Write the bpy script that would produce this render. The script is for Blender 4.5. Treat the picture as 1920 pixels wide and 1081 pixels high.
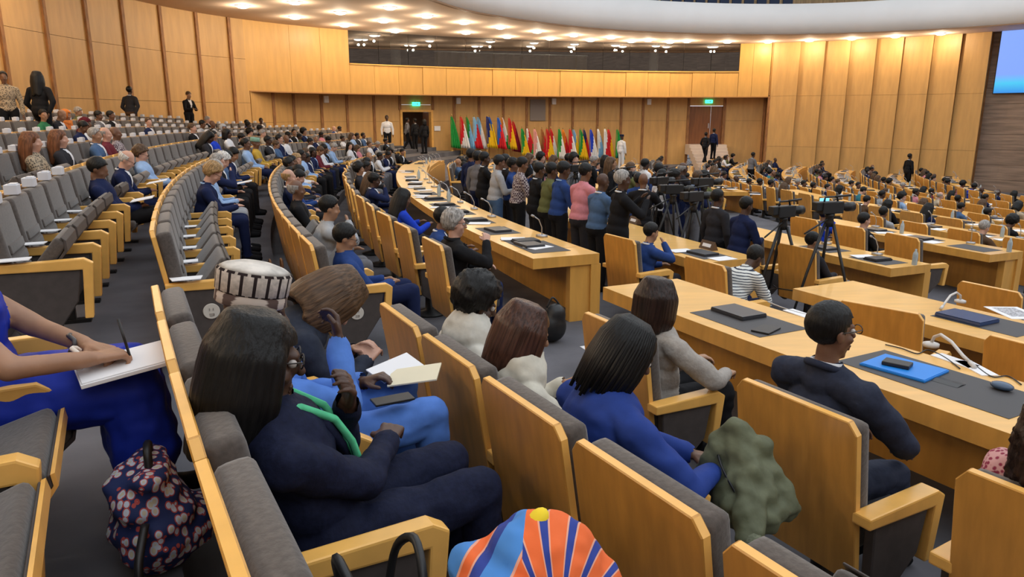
import bpy, bmesh, math, random
import numpy as np
from mathutils import Vector, Matrix, noise
random.seed(7)
for o in list(bpy.data.objects): bpy.data.objects.remove(o, do_unlink=True)
SC = bpy.context.scene
COL = SC.collection
PI = math.pi; R = math.radians
# ------------------------------------------------------------------ camera
EYE = 1.74; FPX = 1370.0; Y0 = 215.0
PIT = math.atan((540 - Y0) / FPX); CP, SP = math.cos(PIT), math.sin(PIT)
cam = bpy.data.cameras.new('camera'); cam.sensor_width = 36; cam.lens = FPX / 1920 * 36
cam.clip_start = .05; cam.clip_end = 300
camo = bpy.data.objects.new('camera', cam); COL.objects.link(camo)
camo.location = (0, 0, EYE); camo.rotation_euler = (PI / 2 - PIT, 0, 0)
SC.camera = camo
# ------------------------------------------------------------------ world (daylight through the glazed dome over the hall)
w = bpy.data.worlds.new('dome_daylight'); SC.world = w; w.use_nodes = True
w.node_tree.nodes['Background'].inputs[0].default_value = (.90, .95, 1.0, 1)
w.node_tree.nodes['Background'].inputs[1].default_value = 1.2
SC.view_settings.view_transform = 'Standard'; SC.view_settings.look = 'None'
SC.view_settings.gamma = 1; SC.view_settings.use_curve_mapping = False
SC.view_settings.exposure = 0.35
LAMP_W = 66.0
# ------------------------------------------------------------------ pixel and plan helpers
def ray(u, v):
    xc = (u - 960) / FPX; yc = (v - 540) / FPX
    return Vector((xc, CP - yc * SP, -SP - yc * CP))
def at(u, v, z):                       # the point at height z seen in pixel (u, v)
    r = ray(u, v); t = (z - EYE) / r.z
    return Vector((r.x * t, r.y * t, z))
def proj(p):
    d = p[1] * CP - (p[2] - EYE) * SP
    if d < .05: return (-9999, -9999, d)
    return (960 + FPX * p[0] / d, 540 + FPX * (-p[1] * SP - (p[2] - EYE) * CP) / d, d)
CX, CY = 41.73, 25.34                  # centre of all the seat rows
def ring(rho, phi, z=0.): return Vector((CX + rho * math.cos(R(phi)), CY + rho * math.sin(R(phi)), z))
def rho_phi(x, y): return math.hypot(x - CX, y - CY), math.degrees(math.atan2(y - CY, x - CX)) % 360
def face_in(phi): return R(phi + 90)   # z rotation that turns local +Y towards the centre
# rows: name -> (radius of the top of the seat back, floor height)
ROWS = dict(L5=(53.75, .82), L4=(52.7, .64), L3=(51.65, .47), L2=(50.6, .32), L1=(49.62, .20), R0=(48.65, 0.), R1=(47.56, -.24),
            R2=(46.3, -.48), R3=(43.75, -.72), R4=(41.25, -.96), R5=(38.9, -1.02), R6=(36.5, -1.2), R7=(34.1, -1.4), R8=(31.7, -1.58), R9=(29.3, -1.72), R10=(26.9, -1.85), R11=(24.5, -1.85))
EDGES = [(60, .92)] + [(ROWS['L5'][0] + .35, .92)]
STEPS = [(90., .92)]                   # (outer radius, floor z) from outside to inside
for n, back in (('L5', .05), ('L4', .05), ('L3', .05), ('L2', .05), ('L1', .05), ('R0', .05), ('R1', .05), ('R2', .30), ('R3', .5), ('R4', .5), ('R5', .5), ('R6', .5), ('R7', .5), ('R8', .5), ('R9', .5), ('R10', .5)):
    STEPS.append((ROWS[n][0] + back, ROWS[n][1]))
def far_drop(phi):
    t = min(1, max(0, (188 - phi) / 12.)); t = t * t * (3 - 2 * t)
    return -.2 * t
def floor_z(rho, phi):
    z = .92
    for r, zz in STEPS:
        if rho <= r: z = zz
    return z + far_drop(phi)
# ------------------------------------------------------------------ plan of the wall (inner face) and of the inner edge of the ceiling ring
def spline(pts, n=14):
    out = []
    P = [Vector(p) for p in pts]
    for i in range(len(P) - 1):
        a = P[max(i - 1, 0)]; b = P[i]; c = P[i + 1]; d = P[min(i + 2, len(P) - 1)]
        for k in range(n):
            t = k / n
            out.append(.5 * ((2 * b) + (c - a) * t + (2 * a - 5 * b + 4 * c - d) * t * t + (3 * b - a - 3 * c + d) * t ** 3))
    out.append(P[-1]); return out
WALL = spline([(-6, -14), (-9.2, -7), (-11.2, 2), (-12.7, 11), (-13.7, 19), (-13.8, 26), (-12.3, 31.9), (-8.8, 36.6), (-3.5, 40.2), (2.5, 42.6), (8, 44), (13.5, 44.2), (19, 42), (24.2, 37.6), (28, 31)])
INNER = spline([(-1, -13), (-4.2, -6), (-6.2, 2), (-7, 10), (-6.4, 17), (-5.2, 22), (-3.2, 26.6), (-1.2, 31.2), (3.6, 36.2), (9.1, 38.6), (14.7, 39), (19.5, 37.2), (22.6, 34.6), (25.5, 30)])
class Curve:
    def __init__(s, pts):
        s.p = pts; s.d = [0.]
        for a, b in zip(pts, pts[1:]): s.d.append(s.d[-1] + (b - a).length)
    def at(s, t):
        t = min(max(t, 0), s.d[-1] - 1e-6)
        i = max(k for k in range(len(s.d) - 1) if s.d[k] <= t)
        f = (t - s.d[i]) / (s.d[i + 1] - s.d[i]); return s.p[i].lerp(s.p[i + 1], f)
    def nrm(s, t):                      # pointing out of the hall
        a = s.at(t - .15); b = s.at(t + .15); d = (b - a).normalized(); return Vector((-d.y, d.x))
    def off(s, t, o): return s.at(t) + s.nrm(t) * o
    def by_u(s, u, v=215, o=0):         # arc length where the wall is seen in column u
        r = ray(u, v); tb = r.x / r.y
        best = None; n = 900
        for k in range(n):
            t = s.d[-1] * k / n; q = s.off(t, o) if o else s.at(t)
            if q.y < 3: continue
            e = abs(q.x / q.y - tb)
            if best is None or e < best[0]: best = (e, t)
        return best[1]
WC = Curve(WALL); IC = Curve(INNER)
WNP = np.array([[p.x, p.y] for p in WALL])
def wall_dist(x, y): return float(np.sqrt(((WNP - (x, y)) ** 2).sum(1)).min())
def inside(x, y, m):
    q = np.sqrt(((WNP - (x, y)) ** 2).sum(1)); i = int(q.argmin())
    a = WNP[max(i - 1, 0)]; b = WNP[min(i + 1, len(WNP) - 1)]; n = (-(b - a)[1], (b - a)[0])
    return ((x - WNP[i][0]) * n[0] + (y - WNP[i][1]) * n[1]) < 0 and q[i] > m
ZC = 4.0 + EYE                          # height of the ceiling ring
# ------------------------------------------------------------------ materials
MATS = {}
def mat(name, col, rough=.6, metal=0., noise_amt=0., scale=8., bump=0., emit=None, estr=0., spec=.5, stretch=None, sheen=0., trans=0., col2=None, contrast=(.35, .65), kind='noise'):
    if name in MATS: return MATS[name]
    m = bpy.data.materials.new(name); m.use_nodes = True
    nt = m.node_tree; b = nt.nodes['Principled BSDF']
    b.inputs['Base Color'].default_value = (*col, 1); b.inputs['Roughness'].default_value = rough
    b.inputs['Metallic'].default_value = metal; b.inputs['Specular IOR Level'].default_value = spec
    if sheen: b.inputs['Sheen Weight'].default_value = sheen
    if trans: b.inputs['Transmission Weight'].default_value = trans
    if emit: b.inputs['Emission Color'].default_value = (*emit, 1); b.inputs['Emission Strength'].default_value = estr
    if noise_amt or bump or col2:
        tc = nt.nodes.new('ShaderNodeTexCoord'); mp = nt.nodes.new('ShaderNodeMapping')
        nt.links.new(tc.outputs['Object'], mp.inputs[0])
        mp.inputs['Scale'].default_value = stretch or (1, 1, 1)
        if kind == 'wave':
            nz = nt.nodes.new('ShaderNodeTexWave'); nz.inputs['Scale'].default_value = scale; nz.inputs['Distortion'].default_value = 2; nz.inputs['Detail'].default_value = 2
        elif kind == 'voronoi':
            nz = nt.nodes.new('ShaderNodeTexVoronoi'); nz.inputs['Scale'].default_value = scale
        elif kind == 'check':
            nz = nt.nodes.new('ShaderNodeTexChecker'); nz.inputs['Scale'].default_value = scale
        else:
            nz = nt.nodes.new('ShaderNodeTexNoise'); nz.inputs['Scale'].default_value = scale; nz.inputs['Detail'].default_value = 5
        nt.links.new(mp.outputs[0], nz.inputs['Vector'])
        fac = nz.outputs['Fac'] if 'Fac' in nz.outputs else nz.outputs[0]
        if noise_amt or col2:
            rp = nt.nodes.new('ShaderNodeValToRGB'); nt.links.new(fac, rp.inputs[0])
            rp.color_ramp.elements[0].position, rp.color_ramp.elements[1].position = contrast
            c2 = col2 or tuple(min(1, c * (1 + noise_amt)) for c in col)
            c1 = col if col2 else tuple(c * (1 - noise_amt) for c in col)
            rp.color_ramp.elements[0].color = (*c1, 1); rp.color_ramp.elements[1].color = (*c2, 1)
            nt.links.new(rp.outputs[0], b.inputs['Base Color'])
        if bump:
            bp = nt.nodes.new('ShaderNodeBump'); bp.inputs['Strength'].default_value = bump; bp.inputs['Distance'].default_value = .02
            nt.links.new(fac, bp.inputs['Height']); nt.links.new(bp.outputs[0], b.inputs['Normal'])
    MATS[name] = m; return m
M_wall = mat('maple_wall_panel', (.60, .345, .115), .5, noise_amt=.07, scale=1.6, stretch=(3, 3, .5))
M_rib = mat('dark_oak_rib', (.30, .13, .04), .6, noise_amt=.3, scale=6, stretch=(4, 4, .6))
M_fascia = mat('honey_maple_fascia', (.66, .37, .10), .42, noise_amt=.06, scale=1.5, stretch=(3, 3, .5))
M_soffit = mat('beige_plaster', (.62, .47, .36), .8, noise_amt=.03, scale=.7)
M_white = mat('white_plaster', (.86, .86, .86), .75, noise_amt=.03, scale=.5)
M_stone = mat('grey_brown_veneer', (.26, .18, .13), .6, noise_amt=.25, scale=1.4, stretch=(.5, .5, 6))
M_carpet = mat('grey_carpet', (.088, .088, .100), .95, noise_amt=.3, scale=1.6, col2=(.135, .135, .155))
M_dark = mat('dark_interior', (.02, .018, .016), .8)
M_door = mat('brown_door_veneer', (.24, .085, .022), .45, noise_amt=.15, scale=3, stretch=(4, 4, .4))
M_chairwood = mat('chair_back_veneer', (.60, .295, .062), .30, noise_amt=.12, scale=3.5, stretch=(5, 5, .5))
M_edge = mat('maple_edge', (.86, .47, .115), .33, noise_amt=.08, scale=6, stretch=(1, 1, 1))
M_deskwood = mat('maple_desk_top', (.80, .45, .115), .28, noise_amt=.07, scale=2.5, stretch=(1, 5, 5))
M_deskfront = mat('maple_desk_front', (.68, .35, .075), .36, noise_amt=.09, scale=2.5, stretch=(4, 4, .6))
M_fabric = mat('grey_seat_fabric', (.084, .068, .059), .95, noise_amt=.16, scale=60, bump=.15, sheen=.3)
M_panel = mat('charcoal_side_panel', (.062, .050, .046), .7, noise_amt=.1, scale=20)
M_black = mat('black_plastic', (.012, .012, .013), .45)
M_metal = mat('brushed_steel', (.6, .6, .6), .35, metal=1.)
M_paper = mat('white_paper', (.82, .82, .84), .8)
M_mat = mat('dark_desk_inlay', (.055, .052, .055), .6)
# ------------------------------------------------------------------ mesh helpers
def link(o, parent=None):
    COL.objects.link(o)
    if parent is not None: o.parent = parent
    return o
def tag(o, label=None, cat=None, group=None, kind=None):
    if label: o['label'] = label
    if cat: o['category'] = cat
    if group: o['group'] = group
    if kind: o['kind'] = kind
    return o
def thing(name, label, cat, loc=(0, 0, 0), rz=0., group=None):
    o = bpy.data.objects.new(name, None); o.empty_display_size = .1; link(o)
    o.location = loc; o.rotation_euler = (0, 0, rz); return tag(o, label, cat, group)
class MB:
    def __init__(s): s.v = []; s.f = []; s.m = []
    def add(s, v, f, mi=0):
        n = len(s.v); s.v += [tuple(p) for p in v]
        for k, q in enumerate(f): s.f.append(tuple(i + n for i in q)); s.m.append(mi[k] if isinstance(mi, (list, tuple)) else mi)
        return s
    def box(s, c, d, rot=None, mi=0):
        c = Vector(c); v = [Vector((x * d[0] / 2, y * d[1] / 2, z * d[2] / 2)) for z in (-1, 1) for y in (-1, 1) for x in (-1, 1)]
        if rot is not None: v = [rot @ p for p in v]
        return s.add([p + c for p in v], [(0, 2, 3, 1), (4, 5, 7, 6), (0, 1, 5, 4), (2, 6, 7, 3), (0, 4, 6, 2), (1, 3, 7, 5)], mi)
    def prism(s, poly, a, b, axis='y', mi=0, rim=None):   # poly in the two other axes, extruded from a to b
        n = len(poly); rim = mi if rim is None else rim
        def P(q, t): return (q[0], t, q[1]) if axis == 'y' else ((t, q[0], q[1]) if axis == 'x' else (q[0], q[1], t))
        v = [P(q, a) for q in poly] + [P(q, b) for q in poly]
        f = [tuple(range(n)), tuple(range(2 * n - 1, n - 1, -1))] + [(i, i + n, (i + 1) % n + n, (i + 1) % n) for i in range(n)]
        return s.add(v, f, [mi, mi] + [rim] * n)
    def tube(s, pts, r, n=8, mi=0, close=True):
        P = [Vector(p) for p in pts]; m = len(P)
        rr = r if isinstance(r, (list, tuple)) else [r] * m
        T = [(P[min(i + 1, m - 1)] - P[max(i - 1, 0)]).normalized() for i in range(m)]
        up = Vector((0, 0, 1)) if abs(T[0].z) < .9 else Vector((1, 0, 0))
        X = T[0].cross(up).normalized(); v = []
        for i in range(m):
            X = (X - T[i] * X.dot(T[i])).normalized(); Y = T[i].cross(X)
            for k in range(n):
                a = 2 * PI * k / n; v.append(P[i] + (X * math.cos(a) + Y * math.sin(a)) * rr[i])
        f = [(i * n + k, i * n + (k + 1) % n, (i + 1) * n + (k + 1) % n, (i + 1) * n + k) for i in range(m - 1) for k in range(n)]
        if close: f += [tuple(range(n - 1, -1, -1)), tuple((m - 1) * n + k for k in range(n))]
        return s.add(v, f, mi)
    def lathe(s, prof, n=16, c=(0, 0, 0), mi=0):
        v = []; m = len(prof)
        for r_, z in prof:
            for k in range(n):
                a = 2 * PI * k / n; v.append((c[0] + r_ * math.cos(a), c[1] + r_ * math.sin(a), c[2] + z))
        f = [(i * n + k, i * n + (k + 1) % n, (i + 1) * n + (k + 1) % n, (i + 1) * n + k) for i in range(m - 1) for k in range(n)]
        f += [tuple(range(n - 1, -1, -1)), tuple((m - 1) * n + k for k in range(n))]
        return s.add(v, f, mi)
    def ell(s, c, r, rot=None, n=12, m=8, mi=0):
        v = [];
        for i in range(1, m):
            th = PI * i / m
            for k in range(n):
                a = 2 * PI * k / n; v.append(Vector((r[0] * math.sin(th) * math.cos(a), r[1] * math.sin(th) * math.sin(a), r[2] * math.cos(th))))
        v += [Vector((0, 0, r[2])), Vector((0, 0, -r[2]))]; t = len(v) - 2
        if rot is not None: v = [rot @ p for p in v]
        f = [(i * n + k, (i + 1) * n + k, (i + 1) * n + (k + 1) % n, i * n + (k + 1) % n) for i in range(m - 2) for k in range(n)]
        f += [(t, k, (k + 1) % n) for k in range(n)] + [(t + 1, (m - 2) * n + (k + 1) % n, (m - 2) * n + k) for k in range(n)]
        c = Vector(c); return s.add([p + c for p in v], f, mi)
    def mesh(s, name, mats=(), smooth=False, bevel=0., seg=2, angle=40):
        me = bpy.data.meshes.new(name); me.from_pydata(s.v, [], s.f)
        for q in (mats if isinstance(mats, (list, tuple)) else [mats]): me.materials.append(q)
        me.polygons.foreach_set('material_index', s.m)
        bm = bmesh.new(); bm.from_mesh(me)
        if bevel:
            e = [x for x in bm.edges if len(x.link_faces) == 2 and x.calc_face_angle(0) > R(angle)]
            bmesh.ops.bevel(bm, geom=e, offset=bevel, segments=seg, profile=.6, affect='EDGES', clamp_overlap=True)
        bmesh.ops.recalc_face_normals(bm, faces=bm.faces)
        bm.to_mesh(me); bm.free()
        if smooth:
            for q in me.polygons: q.use_smooth = True
        return me
    def build(s, name, mats, parent=None, smooth=False, bevel=0., seg=2, angle=40):
        return link(bpy.data.objects.new(name, s.mesh(name, mats, smooth, bevel, seg, angle)), parent)
def inst(name, me, parent=None, loc=(0, 0, 0), rz=0., mats=None):
    o = bpy.data.objects.new(name, me); link(o, parent); o.location = loc; o.rotation_euler = (0, 0, rz)
    if mats:
        for k, m in enumerate(mats):
            o.material_slots[k].link = 'OBJECT'; o.material_slots[k].material = m
    return o
# ================================================================== THE SETTING
# ---- stepped floor: one ring tread per row level, following the rows
def floor_ring(r0, r1, z, name):
    ph = np.arange(222, 118, -1.0); m = MB(); v = []
    for p in ph:
        a = ring(r1, p); b = ring(r0, p); zz = z + far_drop(p)
        v += [(a.x, a.y, zz), (b.x, b.y, zz), (b.x, b.y, zz - .5), (a.x, a.y, zz - .5)]
    f = []
    for i in range(len(ph) - 1):
        k = i * 4; f += [(k, k + 1, k + 5, k + 4), (k + 1, k + 2, k + 6, k + 5)]
    m.add(v, f); return m.build(name, M_carpet)
fl = bpy.data.objects.new('floor', None); link(fl); tag(fl, 'stepped floor with grey carpet under the seat rows', kind='structure')
for i, (r1, z) in enumerate(STEPS):
    r0 = STEPS[i + 1][0] if i + 1 < len(STEPS) else 2.
    o = floor_ring(r0, min(r1, 62), z, 'carpet_tread'); o.parent = fl
# ---- walls made of panels between ribs
def strip_panel(m, c, t0, t1, z0, z1, o0, o1, mi=0, n=4, off0=None, off1=None):
    # a curved board on the plan curve between arc lengths t0, t1, faces o0 (inner) .. o1 (outer)
    v = []
    for k in range(n + 1):
        t = t0 + (t1 - t0) * k / n; e = 0 if off0 is None else off0 + (off1 - off0) * k / n
        for (o, z) in ((o0, z0), (o0, z1), (o1, z1), (o1, z0)):
            q = c.off(t, o + e); v.append((q.x, q.y, z))
    f = []
    for k in range(n):
        a = k * 4; b = a + 4
        f += [(a, a + 1, b + 1, b), (a + 1, a + 2, b + 2, b + 1), (a + 2, a + 3, b + 3, b + 2), (a + 3, a, b, b + 3)]
    f += [(0, 3, 2, 1), (n * 4, n * 4 + 1, n * 4 + 2, n * 4 + 3)]
    return m.add(v, f, mi)
def wall_thing(name, label):
    o = bpy.data.objects.new(name, None); link(o); return tag(o, label, kind='structure')
ZB = -2.2
U = lambda u, v=150, o=0: WC.by_u(u, v, o)
# left wall: tall maple panels with dark ribs
wl = wall_thing('wall_left', 'tall curved wall of maple panels with dark oak ribs')
rib_u = [(85, 60), (163, 60), (233, 60), (303, 60), (369, 80), (430, 90)]
ts = [U(*q) for q in rib_u]
step = ts[1] - ts[0]
ts = [ts[0] - step * k for k in range(9, 0, -1)] + ts
tend = U(462, 100)
m = MB(); strip_panel(m, WC, 0, tend, ZB, ZC + .3, .16, .3, n=40); m.build('wall_backing', M_dark, wl)
bounds = ts + [tend]
for i in range(len(bounds) - 1):
    a, b = bounds[i], bounds[i + 1]
    for (z0, z1) in ((ZB, 2.25), (2.262, 4.1), (4.112, ZC + .2)):
        m = MB(); strip_panel(m, WC, a + .02, b - .02, z0, z1, 0, .14); m.build('maple_panel', M_wall, wl)
for t in ts:
    m = MB(); strip_panel(m, WC, t - .075, t + .075, ZB, ZC + .2, -.07, .05, n=1); m.build('oak_rib', M_rib, wl)
# gallery overhang: fascia
FB, FT = 1.05 + EYE, 2.42 + EYE
wg = wall_thing('wall_gallery', 'curved honey maple gallery front with glazed upper band')
tg0, tg1 = U(655, 110), U(1387, 110); t_r = U(1447, 130)
for i, (ua, ub) in enumerate(((458, 545), (545, 603), (603, 655))):
    m = MB(); strip_panel(m, WC, U(ua, 100), U(ub, 100) - .012, FB, ZC + .1, 0, .12); m.build('fascia_panel', M_fascia, wg)
for i, (ua, ub) in enumerate(((1387, 1412), (1412, 1447))):
    m = MB(); strip_panel(m, WC, U(ua, 110), U(ub, 110) - .012, FB, ZC + .1, 0, .12); m.build('fascia_panel', M_fascia, wg)
n = 17
for k in range(n):
    a = tg0 + (tg1 - tg0) * k / n; b = tg0 + (tg1 - tg0) * (k + 1) / n - .02
    d = .015 * ((k * 7) % 3)
    m = MB(); strip_panel(m, WC, a, b, FB, FT, d, .12); m.build('fascia_panel', M_fascia, wg)
m = MB(); strip_panel(m, WC, tg0, tg1, FT, FT + .05, -.06, .3, n=40); m.build('gallery_sill', M_edge, wg)
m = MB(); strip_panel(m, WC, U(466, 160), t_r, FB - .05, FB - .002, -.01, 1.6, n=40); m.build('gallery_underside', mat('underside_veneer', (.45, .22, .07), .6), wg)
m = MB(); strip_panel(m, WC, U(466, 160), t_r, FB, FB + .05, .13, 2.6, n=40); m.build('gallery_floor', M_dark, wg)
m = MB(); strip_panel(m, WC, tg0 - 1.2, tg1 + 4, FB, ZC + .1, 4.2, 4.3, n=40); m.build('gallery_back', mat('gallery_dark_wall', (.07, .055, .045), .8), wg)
for tt in (tg0, tg1):
    m = MB(); strip_panel(m, WC, tt - .06, tt + .06, FB, ZC + .1, .1, 4.3, n=1); m.build('gallery_end', M_dark, wg)
m = MB(); strip_panel(m, WC, t_r - .1, t_r + .15, ZB, ZC + .1, .13, .6, n=1); m.build('corner_post', M_fascia, wg)
# glass panes
M_glass = bpy.data.materials.new('tinted_glass'); M_glass.use_nodes = True
nt = M_glass.node_tree; nt.nodes.clear()
out = nt.nodes.new('ShaderNodeOutputMaterial'); mx = nt.nodes.new('ShaderNodeMixShader'); tr = nt.nodes.new('ShaderNodeBsdfTransparent'); gl = nt.nodes.new('ShaderNodeBsdfGlossy')
tr.inputs[0].default_value = (.55, .56, .56, 1); gl.inputs['Roughness'].default_value = .015; gl.inputs[0].default_value = (.9, .9, .9, 1); mx.inputs[0].default_value = .22
nt.links.new(tr.outputs[0], mx.inputs[1]); nt.links.new(gl.outputs[0], mx.inputs[2]); nt.links.new(mx.outputs[0], out.inputs[0])
win = wall_thing('window_1', 'long tinted glass band of the gallery above the wooden front')
n = 14
for k in range(n):
    a = tg0 + (tg1 - tg0) * k / n; b = tg0 + (tg1 - tg0) * (k + 1) / n - .02
    m = MB(); strip_panel(m, WC, a, b, FT + .05, ZC, .04, .055, n=2); m.build('glass_pane', M_glass, win)
for u in (785, 1258):
    p = WC.off(U(u, 90), 3.2); m = MB(); m.lathe([(.28, 0), (.28, ZC - FB)], 16, (p.x, p.y, FB + .05))
    tag(m.build('pillar', M_white, None, True), 'round white pillar behind the gallery glass', 'pillar', 'white pillars behind the gallery glass')
# screen inside the gallery at left (reflection of the hall screen) is left to the real glass; rows of gallery chairs
gch = MB(); gch.box((0, 0, .35), (.5, .08, .6)); gch.box((0, .2, .1), (.5, .4, .08)); gch.tube([(-.25, .05, .62), (-.15, 0, .72), (.15, 0, .72), (.25, .05, .62)], .015, 5)
gme = gch.mesh('gallery_chair', M_black)
k = 0
for t_ in np.arange(U(862, 110), tg1 - .5, .72):
    for row in range(2):
        t = t_ + .3 * row; p = WC.off(t, .9 + .9 * row); nn = WC.nrm(t)
        o = inst('gallery_chair', gme, None, (p.x, p.y, FB + .05 + .35 + .3 * row), math.atan2(-nn.y, -nn.x) - PI / 2)
        tag(o, 'dark chair behind the gallery glass', 'chair', 'chairs in the glazed gallery')
for row in range(2):
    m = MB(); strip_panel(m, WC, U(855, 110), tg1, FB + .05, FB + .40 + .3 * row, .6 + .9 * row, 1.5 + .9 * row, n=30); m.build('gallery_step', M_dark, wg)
cu = thing('curtain', 'pleated beige curtain behind the gallery glass', 'curtain')
v = []; f = []; n = 160; ta, tb_ = U(848, 110), U(1130, 110)
for k in range(n + 1):
    q = WC.off(ta + (tb_ - ta) * k / n, 2.5 + .10 * math.sin(k * 1.1) + .05 * math.sin(k * .37)); v += [(q.x, q.y, FT - .3), (q.x, q.y, FT + 1.0)]
for k in range(n): f.append((2 * k, 2 * k + 1, 2 * k + 3, 2 * k + 2))
MB().add(v, f).build('curtain_cloth', mat('beige_curtain_cloth', (.50, .40, .28), .8), cu, True)
m = MB(); strip_panel(m, WC, ta, tb_, FT + 1.0, FT + 1.05, 2.42, 2.6, n=20); m.build('curtain_rail', M_metal, cu)
# recessed lower wall under the gallery
REC = 1.45
wb = wall_thing('wall_back', 'recessed wall of maple panels with dark ribs under the gallery')
ul = [497, 550, 602, 652, 701, 749, 810, 853, 898, 942, 986, 1031, 1075, 1119, 1163, 1206, 1251, 1291, 1358, 1432]
tl = [U(u, 220, REC) for u in ul]
def rec(t): return REC * min(1, max(0, (t - tend) / (tl[1] - tend)))
tw = [tend] + tl
LEFT_DOOR = (tl[5], tl[6]); RIGHT_DOOR = (tl[17], tl[18])
for i in range(len(tw) - 1):
    a, b = tw[i], tw[i + 1]
    if abs(a - LEFT_DOOR[0]) < 1e-6: segs = ((EYE + .26, 2.28), (2.29, FB))
    elif abs(a - RIGHT_DOOR[0]) < 1e-6: segs = ((EYE + .55, FB),)
    else: segs = ((ZB, 1.4), (1.41, FB))
    for z0, z1 in segs:
        m = MB(); strip_panel(m, WC, a + .02, b - .02, z0, z1, 0, .12, off0=rec(a), off1=rec(b)); m.build('maple_panel', M_wall, wb)
for i, t in enumerate(tl):
    z0 = ZB
    if i in (5, 6): z0 = EYE + .26
    m = MB(); strip_panel(m, WC, t - .07, t + .07, z0, FB, rec(t) - .05, rec(t) + .05, n=1); m.build('oak_rib', M_rib, wb)
for i in range(6):
    m = MB(); strip_panel(m, WC, tw[i], tw[i + 1], ZB, FB, .16, .3, n=3, off0=rec(tw[i]), off1=rec(tw[i + 1])); m.build('wall_backing', M_dark, wb)
m = MB(); strip_panel(m, WC, LEFT_DOOR[1], RIGHT_DOOR[0], ZB, FB, REC + .16, REC + .3, n=24); m.build('wall_backing', M_dark, wb)
m = MB(); strip_panel(m, WC, RIGHT_DOOR[1], t_r, ZB, FB, REC + .16, REC + .3, n=6); m.build('wall_backing', M_dark, wb)
# return wall at the right end of the gallery
q0 = WC.off(t_r, 0); q1 = WC.off(t_r, REC + .2)
m = MB(); strip_panel(m, WC, t_r - .12, t_r, ZB, FB, 0, REC + .2, n=1); m.build('return_panel', M_rib, wb)
# left doorway: frame, recess, open leaf
d1 = wall_thing('door_1', 'open doorway in the panelled wall below a green exit sign')
zt = EYE + .24
for t in (LEFT_DOOR[0] + .06, LEFT_DOOR[1] - .06):
    m = MB(); strip_panel(m, WC, t - .06, t + .06, -.6, zt, REC - .06, REC + .3, n=1); m.build('door_jamb', M_edge, d1)
m = MB(); strip_panel(m, WC, LEFT_DOOR[0], LEFT_DOOR[1], zt - .08, zt + .03, REC - .06, REC + .3, n=2); m.build('door_head', M_edge, d1)
m = MB(); strip_panel(m, WC, LEFT_DOOR[0] - .3, LEFT_DOOR[1] + .3, -.6, zt + .2, REC + 2.2, REC + 2.3, n=2); m.build('corridor_wall', mat('dark_corridor', (.13, .06, .025), .7), d1)
m = MB(); strip_panel(m, WC, LEFT_DOOR[1] - .12, LEFT_DOOR[1] - .06, -.6, zt - .08, REC + .3, REC + 1.2, n=1); m.build('door_leaf', M_door, d1)
m = MB(); strip_panel(m, WC, LEFT_DOOR[0] + .06, LEFT_DOOR[0] + .12, -.6, zt - .08, REC + .3, REC + 1.2, n=1); m.build('door_leaf', M_door, d1)
# right door: two leaves, landing and steps
d2 = wall_thing('door_2', 'brown double door at the top of pale steps')
a, b = RIGHT_DOOR; mid = a * .35 + b * .65; zt2 = EYE + .53; LZ = .0
m = MB(); strip_panel(m, WC, a + .05, mid - .01, LZ, zt2, REC + .1, REC + .17, n=1); dl = m.build('door_leaf', M_door, d2)
m = MB(); strip_panel(m, WC, mid + .01, b - .05, LZ, zt2, REC + .1, REC + .17, n=1); m.build('door_leaf', M_door, d2)
m = MB(); strip_panel(m, WC, mid - .12, mid - .08, LZ + .95, LZ + 1.25, REC + .05, REC + .1, n=1); m.build('door_handle', M_metal, d2)
M_step = mat('pale_stone_step', (.60, .50, .42), .6, noise_amt=.05, scale=3)
st = thing('staircase', 'pale stone steps leading up to the brown double door', 'stairs')
for k in range(8):
    z = LZ - .17 * k; m = MB(); strip_panel(m, WC, a - .1, b + .1, z - .6, z, REC - .08 - .6 - .3 * (k + 1), REC - .08 - (0 if k == 0 else .6 + .3 * k), n=2); m.build('step', M_step, st)
# exit signs
M_exit = mat('green_exit_glow', (.0, .5, .25), .5, emit=(.05, 1., .5), estr=2.2)
for (u, v, lab) in ((780, 195, 'green lit exit sign above the open doorway'), (1327, 191, 'green lit exit sign above the brown double door')):
    t = U(u, v, REC); p = WC.off(t, REC - .12); nn = WC.nrm(t); z = EYE + (215 - v) / 1404 * math.hypot(p.x, p.y) * .985
    e = thing('exit_sign', lab, 'exit sign', (p.x, p.y, z), math.atan2(-nn.y, -nn.x) - PI / 2)
    MB().box((0, 0, 0), (.46, .05, .2)).build('sign_face', M_exit, e, bevel=.03)
    mm = MB(); mm.box((-.06, .03, 0), (.05, .01, .10)); mm.box((.06, .03, 0), (.13, .01, .03)); mm.build('pictogram', M_paper, e)
    MB().box((0, -.05, .11), (.05, .08, .12)).build('bracket', M_metal, e)
# small wall speakers and a sign, a grey notice board
spk = MB().box((0, 0, 0), (.24, .14, .34)).mesh('wall_speaker', M_white, bevel=.02)
for u in (608, 859, 1038, 1216):
    t = U(u, 187, REC); p = WC.off(t, REC - .1); nn = WC.nrm(t)
    tag(inst('wall_speaker', spk, None, (p.x, p.y, FB - .28), math.atan2(-nn.y, -nn.x) - PI / 2), 'small white loudspeaker high on the recessed wall', 'speaker', 'small loudspeakers under the gallery')
t = U(1008, 205, REC); p = WC.off(t, REC - .06); nn = WC.nrm(t)
o = MB().box((0, 0, 0), (.95, .05, 1.2)).build('wall_vent', mat('grey_grille', (.24, .20, .17), .6, noise_amt=.2, scale=40), None)
o.location = (p.x, p.y, EYE + .28); o.rotation_euler = (0, 0, math.atan2(-nn.y, -nn.x) - PI / 2); tag(o, 'grey square grille on the wall above the flags', 'grille')
t = U(821, 238, REC); p = WC.off(t, REC - .05); nn = WC.nrm(t)
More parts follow.
